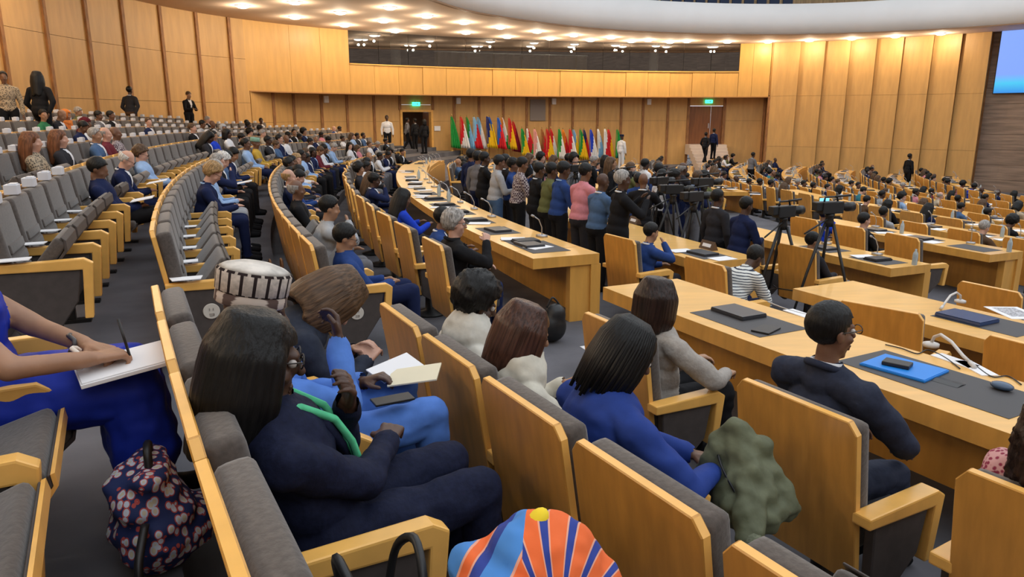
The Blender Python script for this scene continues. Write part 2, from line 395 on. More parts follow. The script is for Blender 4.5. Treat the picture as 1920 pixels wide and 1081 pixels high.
o = MB().box((0, 0, 0), (.36, .03, .26)).build('wall_notice', M_paper, None); o.location = (p.x, p.y, EYE - .72); o.rotation_euler = (0, 0, math.atan2(-nn.y, -nn.x) - PI / 2)
tag(o, 'white notice on the panel beside the open doorway', 'notice')
# right wall: tilted overlapping panels
wr = wall_thing('wall_right', 'tall wall of overlapping maple panels right of the gallery')
ru = [1447, 1497, 1541, 1588, 1639, 1687, 1743, 1795, 1850]
tr_ = [U(u, 150) for u in ru]
for i in range(8):
    a, b = tr_[i], tr_[i + 1]
    for z0, z1 in ((ZB, -.05), (-.04, 2.8), (2.81, ZC + .1)):
        m = MB(); strip_panel(m, WC, a, b, z0, z1, 0, .10, n=3, off0=.02, off1=-.16); m.build('maple_panel', M_wall, wr)
m = MB(); strip_panel(m, WC, t_r, tr_[-1], ZB, ZC + .1, .2, .3, n=20); m.build('wall_backing', M_rib, wr)
ws = wall_thing('wall_stage', 'grey brown veneer stage wall with horizontal boards')
for k in range(11):
    z0 = ZB + k * .75; m = MB(); strip_panel(m, WC, tr_[-1], WC.d[-1] - .1, z0, z0 + .74, .25 + .02 * (k % 2), .4, n=8); m.build('stage_board', M_stone, ws)
m = MB(); strip_panel(m, WC, tr_[-1] - .1, WC.d[-1] + 0, ZB, ZC + 2, .45, .55, n=10); m.build('wall_backing', M_rib, ws)
# big screen
a = U(1868, 110); t2 = a + 5.2
sc = thing('projection_screen', 'large lit blue screen on the stage wall', 'screen')
m = MB(); strip_panel(m, WC, a, t2, EYE + 1.02, ZC + .05, .05, .16, n=4); m.build('screen_frame', M_black, sc)
ms = bpy.data.materials.new('blue_screen_picture'); ms.use_nodes = True
b = ms.node_tree.nodes['Principled BSDF']; tc = ms.node_tree.nodes.new('ShaderNodeTexCoord'); sx = ms.node_tree.nodes.new('ShaderNodeSeparateXYZ'); rp = ms.node_tree.nodes.new('ShaderNodeValToRGB')
ms.node_tree.links.new(tc.outputs['Generated'], sx.inputs[0]); ms.node_tree.links.new(sx.outputs[2], rp.inputs[0]); ms.node_tree.links.new(rp.outputs[0], b.inputs['Emission Color'])
rp.color_ramp.elements[0].color = (.02, .25, .75, 1); rp.color_ramp.elements[1].color = (.22, .38, .95, 1); e = rp.color_ramp.elements.new(.16); e.color = (.05, .55, .85, 1); e = rp.color_ramp.elements.new(.3); e.color = (.2, .36, .95, 1)
b.inputs['Base Color'].default_value = (.02, .02, .03, 1); b.inputs['Emission Strength'].default_value = .85
m = MB(); strip_panel(m, WC, a + .05, t2 - .05, EYE + 1.06, ZC, .02, .05, n=4); m.build('screen_picture', ms, sc)
# ceiling ring
cr = wall_thing('ceiling', 'beige ceiling ring with round downlights')
n = 90; v = []; f = []
for k in range(n + 1):
    p = WC.off(WC.d[-1] * k / n, 4.6); q = IC.at(IC.d[-1] * k / n)
    v += [(p.x, p.y, ZC), (q.x, q.y, ZC), (q.x, q.y, ZC + .3), (p.x, p.y, ZC + .3)]
for k in range(n):
    a = k * 4; f += [(a, a + 1, a + 5, a + 4), (a + 3, a + 7, a + 6, a + 2)]
MB().add(v, f).build('soffit', M_soffit, cr)
m = MB(); strip_panel(m, IC, 0, IC.d[-1], ZC - .06, ZC, -.04, .1, n=90); m.build('brown_edge', mat('brown_edge_trim', (.30, .17, .09), .6), cr)
bal = wall_thing('trim_1', 'smooth white curved balcony front above the ceiling ring')
v = []; f = []; n = 100; prof = [(0, ZC - .02), (-.10, ZC + .6), (-.14, ZC + 1.42), (.12, ZC + 1.42), (.14, ZC)]
for k in range(n + 1):
    t = IC.d[-1] * k / n
    for (o, z) in prof: q = IC.off(t, o); v.append((q.x, q.y, z))
for k in range(n):
    for j in range(5): f.append((k * 5 + j, k * 5 + (j + 1) % 5, (k + 1) * 5 + (j + 1) % 5, (k + 1) * 5 + j))
MB().add(v, f).build('balcony_front', M_white, bal, True)
# upper gallery behind the balcony: back wall, seats
m = MB(); strip_panel(m, IC, 0, IC.d[-1], ZC + 1.2, ZC + 5.2, 3.2, 3.4, n=70); tag(m.build('wall_upper', mat('upper_beige', (.52, .36, .2), .7, noise_amt=.25, scale=5, stretch=(3, 3, .2)), None), 'beige ribbed wall of the upper gallery', kind='structure')
uch = MB(); uch.box((0, 0, .5), (.5, .1, .75)); uch.box((0, .22, .25), (.5, .42, .1)); ume = uch.mesh('balcony_seat', mat('navy_seat', (.02, .035, .08), .8), bevel=.02)
IU = lambda u: IC.by_u(u, 10)
for t in np.arange(IU(1142), IU(1492), .62):
    p = IC.off(t, .9); nn = IC.nrm(t)
    tag(inst('balcony_seat', ume, None, (p.x, p.y, ZC + 1.05), math.atan2(-nn.y, -nn.x) - PI / 2), 'dark blue seat of the upper balcony above the white front', 'seat', 'blue seats on the upper balcony')
m = MB(); strip_panel(m, IC, 0, IC.d[-1], ZC + .9, ZC + 1.05, .13, 3.3, n=70); m.build('balcony_floor', M_carpet, bal)
# downlights: those the photograph shows, and the ring going on round the hall
DL = [(455, 10), (553, 31), (553, 3), (638, 22), (646, 46), (731, 13), (719, 38), (734, 58), (800, 29), (798, 50), (870, 41), (874, 60), (938, 50), (951, 68), (1007, 58), (1024, 74), (1076, 65), (1099, 78), (1146, 69), (1175, 83), (1215, 74), (1251, 86), (1288, 76), (1364, 77), (1440, 77), (1522, 77), (1607, 75), (1697, 72), (1792, 68)]
pts = [at(u, v, ZC) for u, v in DL]; V3 = Vector((6, 24, ZC))
for t in np.arange(6, 26, 3.4):
    for fr in (.3, .72):
        p = WC.at(t).lerp(IC.at(min(IC.d[-1], t * IC.d[-1] / WC.d[-1])), fr)
        pts.append(Vector((p.x, p.y, ZC)))
for t in np.arange(27, 38.5, 3.4):
    for fr in (.25, .6):
        p = WC.at(t).lerp(IC.at(t * IC.d[-1] / WC.d[-1]), fr); pts.append(Vector((p.x, p.y, ZC)))
M_lamp = mat('downlight_glow', (1, 1, 1), .5, emit=(1., .93, .82), estr=6.)
lm = MB().lathe([(.001, -.10), (.10, -.095), (.18, -.075), (.23, -.035), (.24, .0), (.001, .0)], 20).mesh('lens', M_lamp, True)
rm = MB(); rm.lathe([(.24, -.03), (.28, -.025), (.28, .0), (.24, .0)], 20); rm = rm.mesh('trim_ring', M_white)
ld = bpy.data.lights.new('downlight', 'POINT'); ld.energy = LAMP_W; ld.color = (1., .84, .62); ld.shadow_soft_size = .05
for p in pts:
    for _ in range(40):
        if inside(p.x, p.y, 1.1): break
        p = p + (V3 - p).normalized() * .08
    p.z = ZC
    e = thing('downlight', 'round white downlight set in the beige ceiling ring', 'downlight', p, 0, 'downlights in the ceiling ring')
    inst('lens', lm, e); inst('trim_ring', rm, e)
    l = bpy.data.objects.new('downlight_lamp', ld); link(l, e); l.location = (0, 0, -.30)

# the rest of the round hall behind the camera: stage side wall and upper walls
HC = Curve(spline([(28, 31), (33, 20), (33, 6), (27, -8), (16, -17), (4, -18), (-6, -14)]))
wf = wall_thing('wall_front', 'brown veneer wall closing the hall on the stage side')
m = MB(); strip_panel(m, HC, 0, HC.d[-1], ZB, ZC + 5.2, 0, .3, n=60); m.build('veneer_board', M_stone, wf)
wu = IC.off(0, 3.3); m = MB(); strip_panel(m, IC, 0, IC.d[-1], ZC + 5.2, ZC + 5.4, -1.5, 3.4, n=70); m.build('upper_ceiling', M_soffit, cr)
# ================================================================== SEATS
def tilt(deg): return Matrix.Rotation(R(deg), 3, 'X')
def xform(me, M):
    me.transform(M); return me
# ---- theatre seat, local frame: +Y to the stage, back top edge at y = 0, width .60
def back_outline(w, z0, z1, ch): return [(-w, z0), (w, z0), (w, z1 - ch), (w - ch * .75, z1), (-w + ch * .75, z1), (-w, z1 - ch)]
TB = 9      # degrees the back leans
def lean_back(me, zt, deg):     # rotate about the top edge
    M = Matrix.Translation((0, 0, zt)) @ Matrix.Rotation(R(deg), 4, 'X') @ Matrix.Translation((0, 0, -zt)); me.transform(M); return me
def slab_mesh(w, z0, z1, ch, th=.032, deg=TB):
    m = MB(); m.prism(back_outline(w, z0, z1, ch), -th, 0, 'y', 0, 1)
    return lean_back(m.mesh('back_panel', [M_chairwood, M_edge], bevel=.004, seg=1), z1, deg)
def cushion_mesh(w, z0, z1, th, deg=TB, ribs=True):
    m = MB(); m.box((0, th / 2 + .002, (z0 + z1) / 2), (2 * w, th, z1 - z0))
    me = m.mesh('back_cushion', M_fabric, True, bevel=.035, seg=3)
    bm = bmesh.new(); bm.from_mesh(me)
    if ribs:
        for k in range(4):
            z = z0 + .10 + k * .085; q = MB().box((0, th + .004, z), (2 * w * .82, .022, .062)).mesh('t', M_fabric, True, bevel=.010, seg=2); bm.from_mesh(q); bpy.data.meshes.remove(q)
    bm.to_mesh(me); bm.free()
    for f in me.polygons: f.use_smooth = True
    return lean_back(me, z1, deg)
def arm_mesh(th=.062, y0=.03, y1=.60, z=.64, zb=.26):
    prof = [(y0, z - .05), (y0, z), (y1 - .05, z + .012), (y1, z - .02), (y1 - .035, zb), (y1 - .085, zb), (y1 - .062, z - .06), (y1 - .09, z - .06)]
    m = MB(); m.prism(prof, -th / 2, th / 2, 'x'); return m.mesh('armrest', M_edge, bevel=.008, seg=2)
def side_mesh(th=.03, y0=.06, y1=.53, z=.592, zb=.14):
    prof = [(y0, z), (y1, z), (y1 - .04, z - .22), (y1 - .2, zb), (y0 + .12, zb), (y0 + .02, z - .3)]
    m = MB(); m.prism(prof, -th / 2, th / 2, 'x'); return m.mesh('side_panel', M_panel, bevel=.006, seg=1)
def seat_mesh(w=.27, up=False):
    m = MB(); m.box((0, .225, .015), (2 * w, .45, .085)); me = m.mesh('seat_cushion', M_fabric, True, bevel=.03, seg=3)
    return me
def shell_mesh(w=.27):
    prof = [(0.02, -.032), (.40, -.032), (.452, .005), (.458, .03), (.466, .03), (.462, -.005), (.41, -.050), (.02, -.050)]
    m = MB(); m.prism(prof, -w, w, 'x'); return m.mesh('seat_shell', M_panel, bevel=.003, seg=1)
def rim_mesh(w=.272):
    m = MB(); m.prism([(.40, -.052), (.462, -.006), (.468, .03), (.480, .03), (.474, -.010), (.408, -.064)], -w, w, 'x'); return m.mesh('seat_rim', M_edge)
ME_slab = slab_mesh(.29, .24, 1.0, .045); ME_cush = cushion_mesh(.275, .34, .972, .098)
ME_arm = arm_mesh(); ME_side = side_mesh(); ME_seat = seat_mesh(); ME_shell = shell_mesh(); ME_rim = rim_mesh()
ME_foot = MB().box((0, .25, .15), (.05, .10, .30)).box((0, .27, .012), (.09, .26, .024)).mesh('support_leg', M_black)
ld_ = MB(); ld_.lathe([(.001, 0), (.052, 0), (.055, .004), (.052, .008), (.001, .008)], 24)
for q in ((-.014, .006, .030, .006), (-.014, -.006, .030, .006)): ld_.box((q[0], q[1] * 2, .0095), (q[2] * .6, q[3], .003), mi=1)
ld_.box((.018, 0, .0095), (.006, .032, .003), mi=1); ld_.box((.03, 0, .0095), (.006, .032, .003), mi=1); ld_.box((.024, .014, .0095), (.014, .006, .003), mi=1)
ME_disc = ld_.mesh('logo_disc', [mat('pale_disc', (.62, .58, .52), .5), mat('disc_print', (.30, .27, .24), .6)])
ME_disc.transform(Matrix.Rotation(PI / 2, 4, 'Y'))
EXTRA = {}
def theatre_seat(row, phi, label, group, occupied=False, near_arm=True, far_arm=False, end=None, feet=True, small=False, tip=52):
    rho, z = ROWS[row]; z += far_drop(phi); p = ring(rho, phi, z)
    c = thing('theatre_seat', label, 'seat', p, face_in(phi), group)
    inst('back_panel', ME_slab, c); inst('back_cushion', ME_cush, c)
    s = inst('seat_cushion', ME_seat, c); s.location = (0, .17, .40)
    s.rotation_euler = (0, 0, 0) if occupied else (R(tip), 0, 0)
    if not small:
        sh = inst('seat_shell', ME_shell, s); (inst('seat_rim', ME_rim, s) if tip < 40 else None)
    # local +X is to the right of someone sitting; the camera side (larger phi) is local +X
    if near_arm: inst('armrest', ME_arm, c, (.322, 0, 0)); inst('side_panel', ME_side, c, (.322, 0, 0))
    if far_arm: inst('armrest', ME_arm, c, (-.322, 0, 0)); inst('side_panel', ME_side, c, (-.322, 0, 0))
    if end is not None: inst('logo_disc', ME_disc, c, (end * .322 + (.017 if end > 0 else -.026), .30, .43))
    if feet: inst('support_leg', ME_foot, c, (.0, .04, 0))
    return c
def in_view(p, mu=60, mv=80):
    u, v, d = proj(p); return -mu < u < 1920 + mu and v < 1081 + mv and d > .3
ORD = dict(R1='first folding seat row', R0='second folding seat row', L1='third folding seat row', L2='fourth folding seat row', L3='fifth folding seat row', L4='sixth folding seat row', L5='hindmost folding seat row')
PITCH = .645
SEATS = {}     # row -> list of seat centre phis (far block)
OCC = set()    # occupied (row, index)
def far_block(row, start, stop):
    out = []; dp = math.degrees(PITCH / ROWS[row][0]); k = 0
    while True:
        ph = start - dp * (k + .5)
        if ph < stop: break
        q = ring(ROWS[row][0], ph)
        if not inside(q.x, q.y, 1.5): break
        out.append(ph); k += 1
    return out
FAR = dict(R1=(204.56, 171), R0=(205.05, 171), L1=(205.75, 170.5), L2=(206.3, 169.5), L3=(206.8, 172), L4=(207.2, 172), L5=(207.6, 178))
for r_, (a, b) in FAR.items(): SEATS[r_] = far_block(r_, a, b)
# ================================================================== DELEGATE CHAIRS AND DESKS
DZ = 1.05
ME_dslab = slab_mesh(.315, .30, DZ, .05, .034, 8); ME_dcush = cushion_mesh(.30, .44, DZ - .03, .085, 8, False)
ME_darm = arm_mesh(.085, .02, .52, .66, .34); ME_dside = side_mesh(.05, .08, .44, .61, .24)
ME_dseat = MB().box((0, .23, 0), (.56, .50, .11)).mesh('seat_cushion', mat('dark_blue_grey_fabric', (.05, .052, .062), .95, noise_amt=.15, scale=60), True, bevel=.035, seg=3)
ME_dbase = MB().lathe([(.20, 0), (.20, .02), (.05, .05), (.04, .38), (.12, .40), (.12, .42)], 14, (0, .26, 0)).mesh('pedestal', M_black, True)
def delegate_chair(row, phi, label, group, drho=0., rot=0., arms=True, disc=False):
    rho, z = ROWS[row]; z += far_drop(phi); p = ring(rho + drho, phi, z)
    c = thing('delegate_chair', label, 'chair', p, face_in(phi) + R(rot), group)
    inst('back_panel', ME_dslab, c); inst('back_cushion', ME_dcush, c); inst('seat_cushion', ME_dseat, c, (0, .10, .445)); inst('pedestal', ME_dbase, c, (0, .02, 0))
    if arms:
        for sx in (-1, 1): inst('armrest', ME_darm, c, (sx * .345, 0, 0)); inst('side_panel', ME_dside, c, (sx * .345, 0, 0))
    if disc: inst('logo_disc', ME_disc, c, (.372, .26, .44))
    return c
DESK = dict(R2=(45.16, 44.36), R3=(42.9, 42.05), R4=(40.1, 39.35), R5=(37.65, 36.9), R6=(35.3, 34.55), R7=(32.9, 32.15), R8=(30.5, 29.75), R9=(28.1, 27.35), R10=(25.7, 24.95), R11=(23.3, 22.55))
def desk(row, pa, pb, label, group=None, enda=False, endb=False):
    # curved desk from phi pa (near end) down to pb (far end); outer edge = chair side
    r1, r0 = DESK[row]; z = ROWS[row][1] + far_drop((pa + pb) / 2); zt = z + .75
    d = thing('desk', label, 'desk', ring((r0 + r1) / 2, (pa + pb) / 2, z), 0, group); o = d.location.copy()
    n = max(2, int((pa - pb) * math.radians(1) * r1 / .45))
    def slab(ra, rb, z0, z1, name, mats, mi_top=0, pa_=pa, pb_=pb, bevel=.004):
        m = MB(); v = []; f = []; mi = []
        for k in range(n + 1):
            ph = pa_ + (pb_ - pa_) * k / n; a = ring(ra, ph) - o; b = ring(rb, ph) - o
            v += [(a.x, a.y, z0 - o.z), (b.x, b.y, z0 - o.z), (b.x, b.y, z1 - o.z), (a.x, a.y, z1 - o.z)]
        for k in range(n):
            i = k * 4; j = i + 4
            f += [(i, i + 1, j + 1, j), (i + 1, i + 2, j + 2, j + 1), (i + 2, i + 3, j + 3, j + 2), (i + 3, i, j, j + 3)]; mi += [1, 1, 0, 1]
        f += [(0, 3, 2, 1), (4 * n, 4 * n + 1, 4 * n + 2, 4 * n + 3)]; mi += [1, 1]
        m.add(v, f, mi); return m.build(name, mats, d)
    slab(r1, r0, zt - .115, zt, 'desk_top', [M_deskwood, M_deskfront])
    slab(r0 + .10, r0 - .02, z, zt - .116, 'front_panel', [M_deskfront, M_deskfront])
    dp = math.degrees(.10 / r1)
    if enda: slab(r0 + .34, r0 + .101, z, zt - .116, 'end_panel', [M_deskfront, M_deskfront], pa_=pa - dp * .3, pb_=pa - dp * 1.3)
    if endb: slab(r0 + .34, r0 + .101, z, zt - .116, 'end_panel', [M_deskfront, M_deskfront], pa_=pb + dp * 1.3, pb_=pb + dp * .3)
    return d
# ================================================================== PEOPLE
def V(*a): return Vector(a)
class Body:
    """Round cones and ellipsoids that are fused into one continuous skin; every primitive carries a region tag."""
    def __init__(s): s.pr = []
    def cap(s, tag_, a, b, ra, rb): s.pr.append(('c', tag_, Vector(a), Vector(b), ra, rb)); return s
    def ell(s, tag_, c, r, rot=None): s.pr.append(('e', tag_, Vector(c), tuple(r), rot if rot is not None else Matrix.Identity(3), 0)); return s
    def mesh_parts(s, voxel, smooth=4):
        m = MB()
        for p in s.pr:
            if p[0] == 'e': m.ell(p[2], p[3], p[4], 14, 9)
            else:
                a, b, ra, rb = p[2:]
                d = (b - a); L = d.length
                if L < 1e-5: m.ell(a, (ra,) * 3, None, 10, 6); continue
                d.normalize(); pts = []; rr = []
                for t in (-1, -.8, -.4, 0): pts.append(a + d * ra * t); rr.append(max(.0015, ra * math.sqrt(max(0, 1 - t * t))))
                for t in (0, .4, .8, 1): pts.append(b + d * rb * t); rr.append(max(.0015, rb * math.sqrt(max(0, 1 - t * t))))
                m.tube(pts, rr, 10)
        return remesh(m, voxel, smooth)
    def tags(s, vs):
        P = np.array(vs); best = np.full(len(P), 1e9); idx = np.zeros(len(P), int); names = []
        for p in s.pr:
            if p[0] == 'e':
                q = (P - np.array(p[2])) @ np.array(p[4]); d = (np.linalg.norm(q / np.array(p[3]), axis=1) - 1) * min(p[3])
            else:
                a, b = np.array(p[2]), np.array(p[3]); ab = b - a; L2 = max(1e-9, (ab ** 2).sum())
                t = np.clip(((P - a) @ ab) / L2, 0, 1); d = np.linalg.norm(P - (a + t[:, None] * ab), axis=1) - (p[4] + (p[5] - p[4]) * t)
            if p[1] not in names: names.append(p[1])
            k = d < best; best[k] = d[k]; idx[k] = names.index(p[1])
        return names, idx
def remesh(m, voxel, smooth):
    me = bpy.data.meshes.new('t'); me.from_pydata(m.v, [], m.f)
    o = bpy.data.objects.new('t', me); COL.objects.link(o)
    md = o.modifiers.new('r', 'REMESH'); md.mode = 'VOXEL'; md.voxel_size = voxel
    if smooth: ms_ = o.modifiers.new('s', 'SMOOTH'); ms_.factor = .5; ms_.iterations = smooth
    dg = bpy.context.evaluated_depsgraph_get(); ev = o.evaluated_get(dg); r = ev.to_mesh()
    v = np.empty(len(r.vertices) * 3); r.vertices.foreach_get('co', v); v = v.reshape(-1, 3)
    nn = np.empty(len(r.vertices) * 3); r.vertices.foreach_get('normal', nn); nn = nn.reshape(-1, 3)
    f = [tuple(p.vertices) for p in r.polygons]
    ev.to_mesh_clear(); bpy.data.objects.remove(o, do_unlink=True); bpy.data.meshes.remove(me)
    return v, nn, f
def sub_mesh(name, v, f, keep, mats=None):
    ff = [q for q, k in zip(f, keep) if k]
    used = sorted({i for q in ff for i in q}); mp = {a: b for b, a in enumerate(used)}
    me = bpy.data.meshes.new(name); me.from_pydata([tuple(v[i]) for i in used], [], [tuple(mp[i] for i in q) for q in ff])
    me.polygons.foreach_set('use_smooth', [True] * len(ff)); me.materials.append(mats)
    return me
def wrinkle(v, nn, amt, sc, seed):
    out = np.zeros(len(v)); off = Vector((seed * 3.1, seed * 1.7, seed * .9))
    for i, p in enumerate(v):
        q = Vector(p) * sc + off; out[i] = noise.noise(Vector((q.x, q.y * 1.0, q.z * 1.6))) + .5 * noise.noise(q * 2.3)
    return v + nn * (out * amt)[:, None]
# ---- limbs
def elbow(sh, wr, hint, l1=.285, l2=.255):
    d = wr - sh; L = min(d.length, (l1 + l2) * .995)
    x = (l1 * l1 - l2 * l2 + L * L) / (2 * L); h = math.sqrt(max(1e-6, l1 * l1 - x * x)); u = d.normalized()
    hv = (hint - u * hint.dot(u)).normalized(); return sh + u * x + hv * h
def hand(b, wr, fwd, up, side, curl=.5, pen=False):
    """palm with four unequal bent fingers and a thumb leaving its side; side=+1 right hand; up = back of the hand"""
    fwd = fwd.normalized(); up = (up - fwd * up.dot(fwd)).normalized(); x = fwd.cross(up) * side   # x: towards the little finger
    kn = []
    for i, off in enumerate((-.030, -.010, .011, .030)):
        k = wr + fwd * (.085 - abs(off) * .22) + x * off; kn.append(k); b.cap('skin', wr + x * off * .5, k, .017, .0125)
    for i, (L, k) in enumerate(zip((.068, .076, .070, .054), kn)):
        a = k; ang = 0
        for j, fr in enumerate((.42, .33, .25)):
            ang += curl * (.75 + .12 * i); d = fwd * math.cos(ang) - up * math.sin(ang)
            e = a + d * L * fr; b.cap('skin', a, e, .0098 - .0012 * j, .009 - .0012 * j); a = e
    t0 = wr + fwd * .022 - x * .026 - up * .006; t1 = t0 + (fwd * .6 - x * .75 - up * .35).normalized() * .042; t2 = t1 + (fwd * .9 - x * .05 - up * .5).normalized() * .032
    b.cap('skin', t0, t1, .015, .012); b.cap('skin', t1, t2, .0115, .009)
    return b
def head_shape(b, M, wide=1.):
    Rm = M.to_3x3().normalized(); T = lambda x, y, z: M @ Vector((x, y, z))
    b.ell('skin', T(0, -.012, .032), (.074 * wide, .097, .094), Rm); b.ell('skin', T(0, .024, -.038), (.060 * wide, .070, .088), Rm); Rm = Rm
    b.cap('skin', T(0, .090, .012), T(0, .110, -.022), .009, .015); b.ell('skin', T(0, .083, .022), (.050, .020, .014), Rm)
    b.cap('skin', T(-.018, .088, -.062), T(.018, .088, -.062), .009, .009); b.cap('skin', T(-.018, .086, -.076), T(.018, .086, -.076), .008, .008); b.ell('skin', T(0, .070, -.105), (.024, .022, .020), Rm)
    for s_ in (-1, 1): b.ell('skin', T(s_ * .077 * wide, -.005, -.012), (.011, .022, .032), Rm); b.ell('skin', T(s_ * .040, .066, -.03), (.022, .02, .022), Rm)
def figure(lean=4, hp=8, hy=0, wl=None, wr=None, hip=(0, 0, .55), knees=None, ankles=None, torso=.46, bulk=1., fingers=False, roll=0, curl=.6, hl=None, hr=None, neckf=0., sh_w=.185, stand=False, armcross=None):
    b = Body(); H = Vector(hip); s = Vector((math.sin(R(roll)), math.sin(R(lean)) * math.cos(R(roll)), math.cos(R(lean)) * math.cos(R(roll)))).normalized()
    fw = Vector((0, math.cos(R(lean)), -math.sin(R(lean)))); Rt = Matrix((Vector((1, 0, 0)), fw, s)).transposed()
    nb = H + s * torso
    b.ell('legs', H + V(0, -.01, -.01), (.168 * bulk, .132 * bulk, .115), Rt); b.ell('torso', H + s * .02 - fw * .005, (.176 * bulk, .140 * bulk, .105), Rt); b.ell('torso', H + s * .13, (.160 * bulk, .128 * bulk, .15), Rt); b.ell('torso', H + s * .30 + fw * .01, (.172 * bulk, .122 * bulk, .17), Rt)
    shl = nb - s * .082 + V(-sh_w * bulk, 0, 0); shr = nb - s * .082 + V(sh_w * bulk, 0, 0); b.nb, b.s, b.fw, b.H = nb, s, fw, H
    b.cap('torso', shl, nb - s * .035, .055 * bulk, .066); b.cap('torso', shr, nb - s * .035, .055 * bulk, .066); b.cap('torso', nb - s * .07, nb - s * .01, .088, .064)
    hd = Vector((0, math.sin(R(hp)), math.cos(R(hp))))
    hc = nb + s * .055 + V(0, neckf, 0) + hd * .115
    b.cap('skin', nb - s * .03, nb + s * .055 + V(0, neckf, 0) + hd * .03, .054, .050)
    hM = Matrix.Translation(hc) @ Matrix.Rotation(R(-hy), 4, 'Z') @ Matrix.Rotation(R(-hp), 4, 'X') @ Matrix.Scale(1.07, 4)
    head_shape(b, hM)
    wl = Vector(wl if wl else (-.10, .33, .66)); wr = Vector(wr if wr else (.10, .33, .66))
    for sd, sh, wv, hint in ((-1, shl, wl, hl), (1, shr, wr, hr)):
        hint = Vector(hint) if hint else Vector((sd * .6, -.3, -.8))
        dmax = .53; d = wv - sh
        if d.length > dmax: wv = sh + d.normalized() * dmax
        el = elbow(sh, wv, hint)
        b.cap('torso', sh, el, .060 * bulk, .047); b.cap('torso', el, el + (wv - el) * .9, .046, .034); b.cap('skin', el + (wv - el) * .85, wv, .027, .025)
        f = (wv - el).normalized()
        if fingers: hand(b, wv, f + V(0, 0, .1), V(0, .2, 1) if abs(f.z) < .75 else V(0, 1, 0), sd, curl)
        else: b.ell('skin', wv + f * .045, (.032, .045, .024), Matrix((V(1, 0, 0), f, V(1, 0, 0).cross(f).normalized())).transposed()); b.cap('skin', wv + f * .05, wv + f * .11 - V(0, 0, .02), .024, .016)
    if knees is None: knees = (V(-.12, .46, .54), V(.12, .46, .54))
    if ankles is None: ankles = (V(knees[0].x, knees[0].y + .02, .09), V(knees[1].x, knees[1].y + .02, .09))
    for k, (kn, an) in enumerate(zip(knees, ankles)):
        hj = H + V(-.095 if k == 0 else .095, .02, -.02)
        b.cap('legs', hj, kn, .092 * bulk, .066); b.cap('legs', kn, an, .063, .045)
        b.cap('shoe', an - V(0, .03, .035), an + V(0, .15, -.055), .042, .034)
    return b, hM
def body_meshes(b, voxel=.014, seed=0, amt=.006, cloth=.012, smooth=4, vneck=None, hM=None, sleeves=True):
    v, nn, f = b.mesh_parts(voxel, smooth); names, idx = b.tags(v)
    reg = {n_: k for k, n_ in enumerate(names)}
    ft = [max(set(t), key=t.count) for t in ([int(idx[i]) for i in q] for q in f)]
    out = {'body': sub_mesh('body', v, f, [True] * len(f))}
    cl = wrinkle(v + nn * cloth, nn, amt, 9, seed) if amt else v + nn * cloth
    for nm, t in (('top', 'torso'), ('trousers', 'legs'), ('shoes', 'shoe'), ('dress', 'dress')):
        if t in reg: out[nm] = sub_mesh(nm, cl, f, [x == reg[t] for x in ft])
    if hasattr(b, 'nb') and 'torso' in reg:
        keep = []
        for q, t in zip(f, ft):
            if t != reg['torso']: keep.append(False); continue
            c = Vector(v[list(q)].mean(0)) - b.nb; nv = Vector(nn[q[0]]); h = c.dot(b.s)
            keep.append(-.30 < h < .0 and abs(c.x) < .010 + .20 * (h + .30) and c.dot(b.fw) > .04 and nv.dot(b.fw) > .25 and c.dot(b.fw) < .19)
        if any(keep): out['shirt'] = sub_mesh('shirt_front', v + nn * (cloth + .007), f, keep)
    return out
# ---- hair, made in the head's own frame (origin between the ears, +Y is the face)
def hair_cap(rad, cen, keep, bumps=.004, sc=60, thick=.012, n=40, m=26, seed=1):
    v = []; f = []
    for i in range(m + 1):
        th = PI * i / m
        for k in range(n):
            a = 2 * PI * k / n; d = Vector((math.sin(th) * math.cos(a), math.sin(th) * math.sin(a), math.cos(th)))
            p = Vector((cen[0] + d.x * rad[0], cen[1] + d.y * rad[1], cen[2] + d.z * rad[2])); v.append(p + d * bumps * noise.noise(p * sc + Vector((seed, 0, 0))))
    for i in range(m):
        for k in range(n):
            q = (i * n + k, (i + 1) * n + k, (i + 1) * n + (k + 1) % n, i * n + (k + 1) % n)
            c = sum((v[j] for j in q), Vector()) / 4
            if keep(c): f.append(q)
    me = bpy.data.meshes.new('hair'); me.from_pydata(v, [], f); bm = bmesh.new(); bm.from_mesh(me)
    bmesh.ops.remove_doubles(bm, verts=bm.verts, dist=1e-5)
    bmesh.ops.delete(bm, geom=[x for x in bm.verts if not x.link_faces], context='VERTS')
    bmesh.ops.recalc_face_normals(bm, faces=bm.faces); bmesh.ops.solidify(bm, geom=bm.faces, thickness=thick)
    bm.to_mesh(me); bm.free()
    for q in me.polygons: q.use_smooth = True
    me.materials.append(None); return me
def front(c, z0=.045, y0=.02, slope=1.2): return c.y > y0 and c.z < z0 + (c.y - .06) * slope
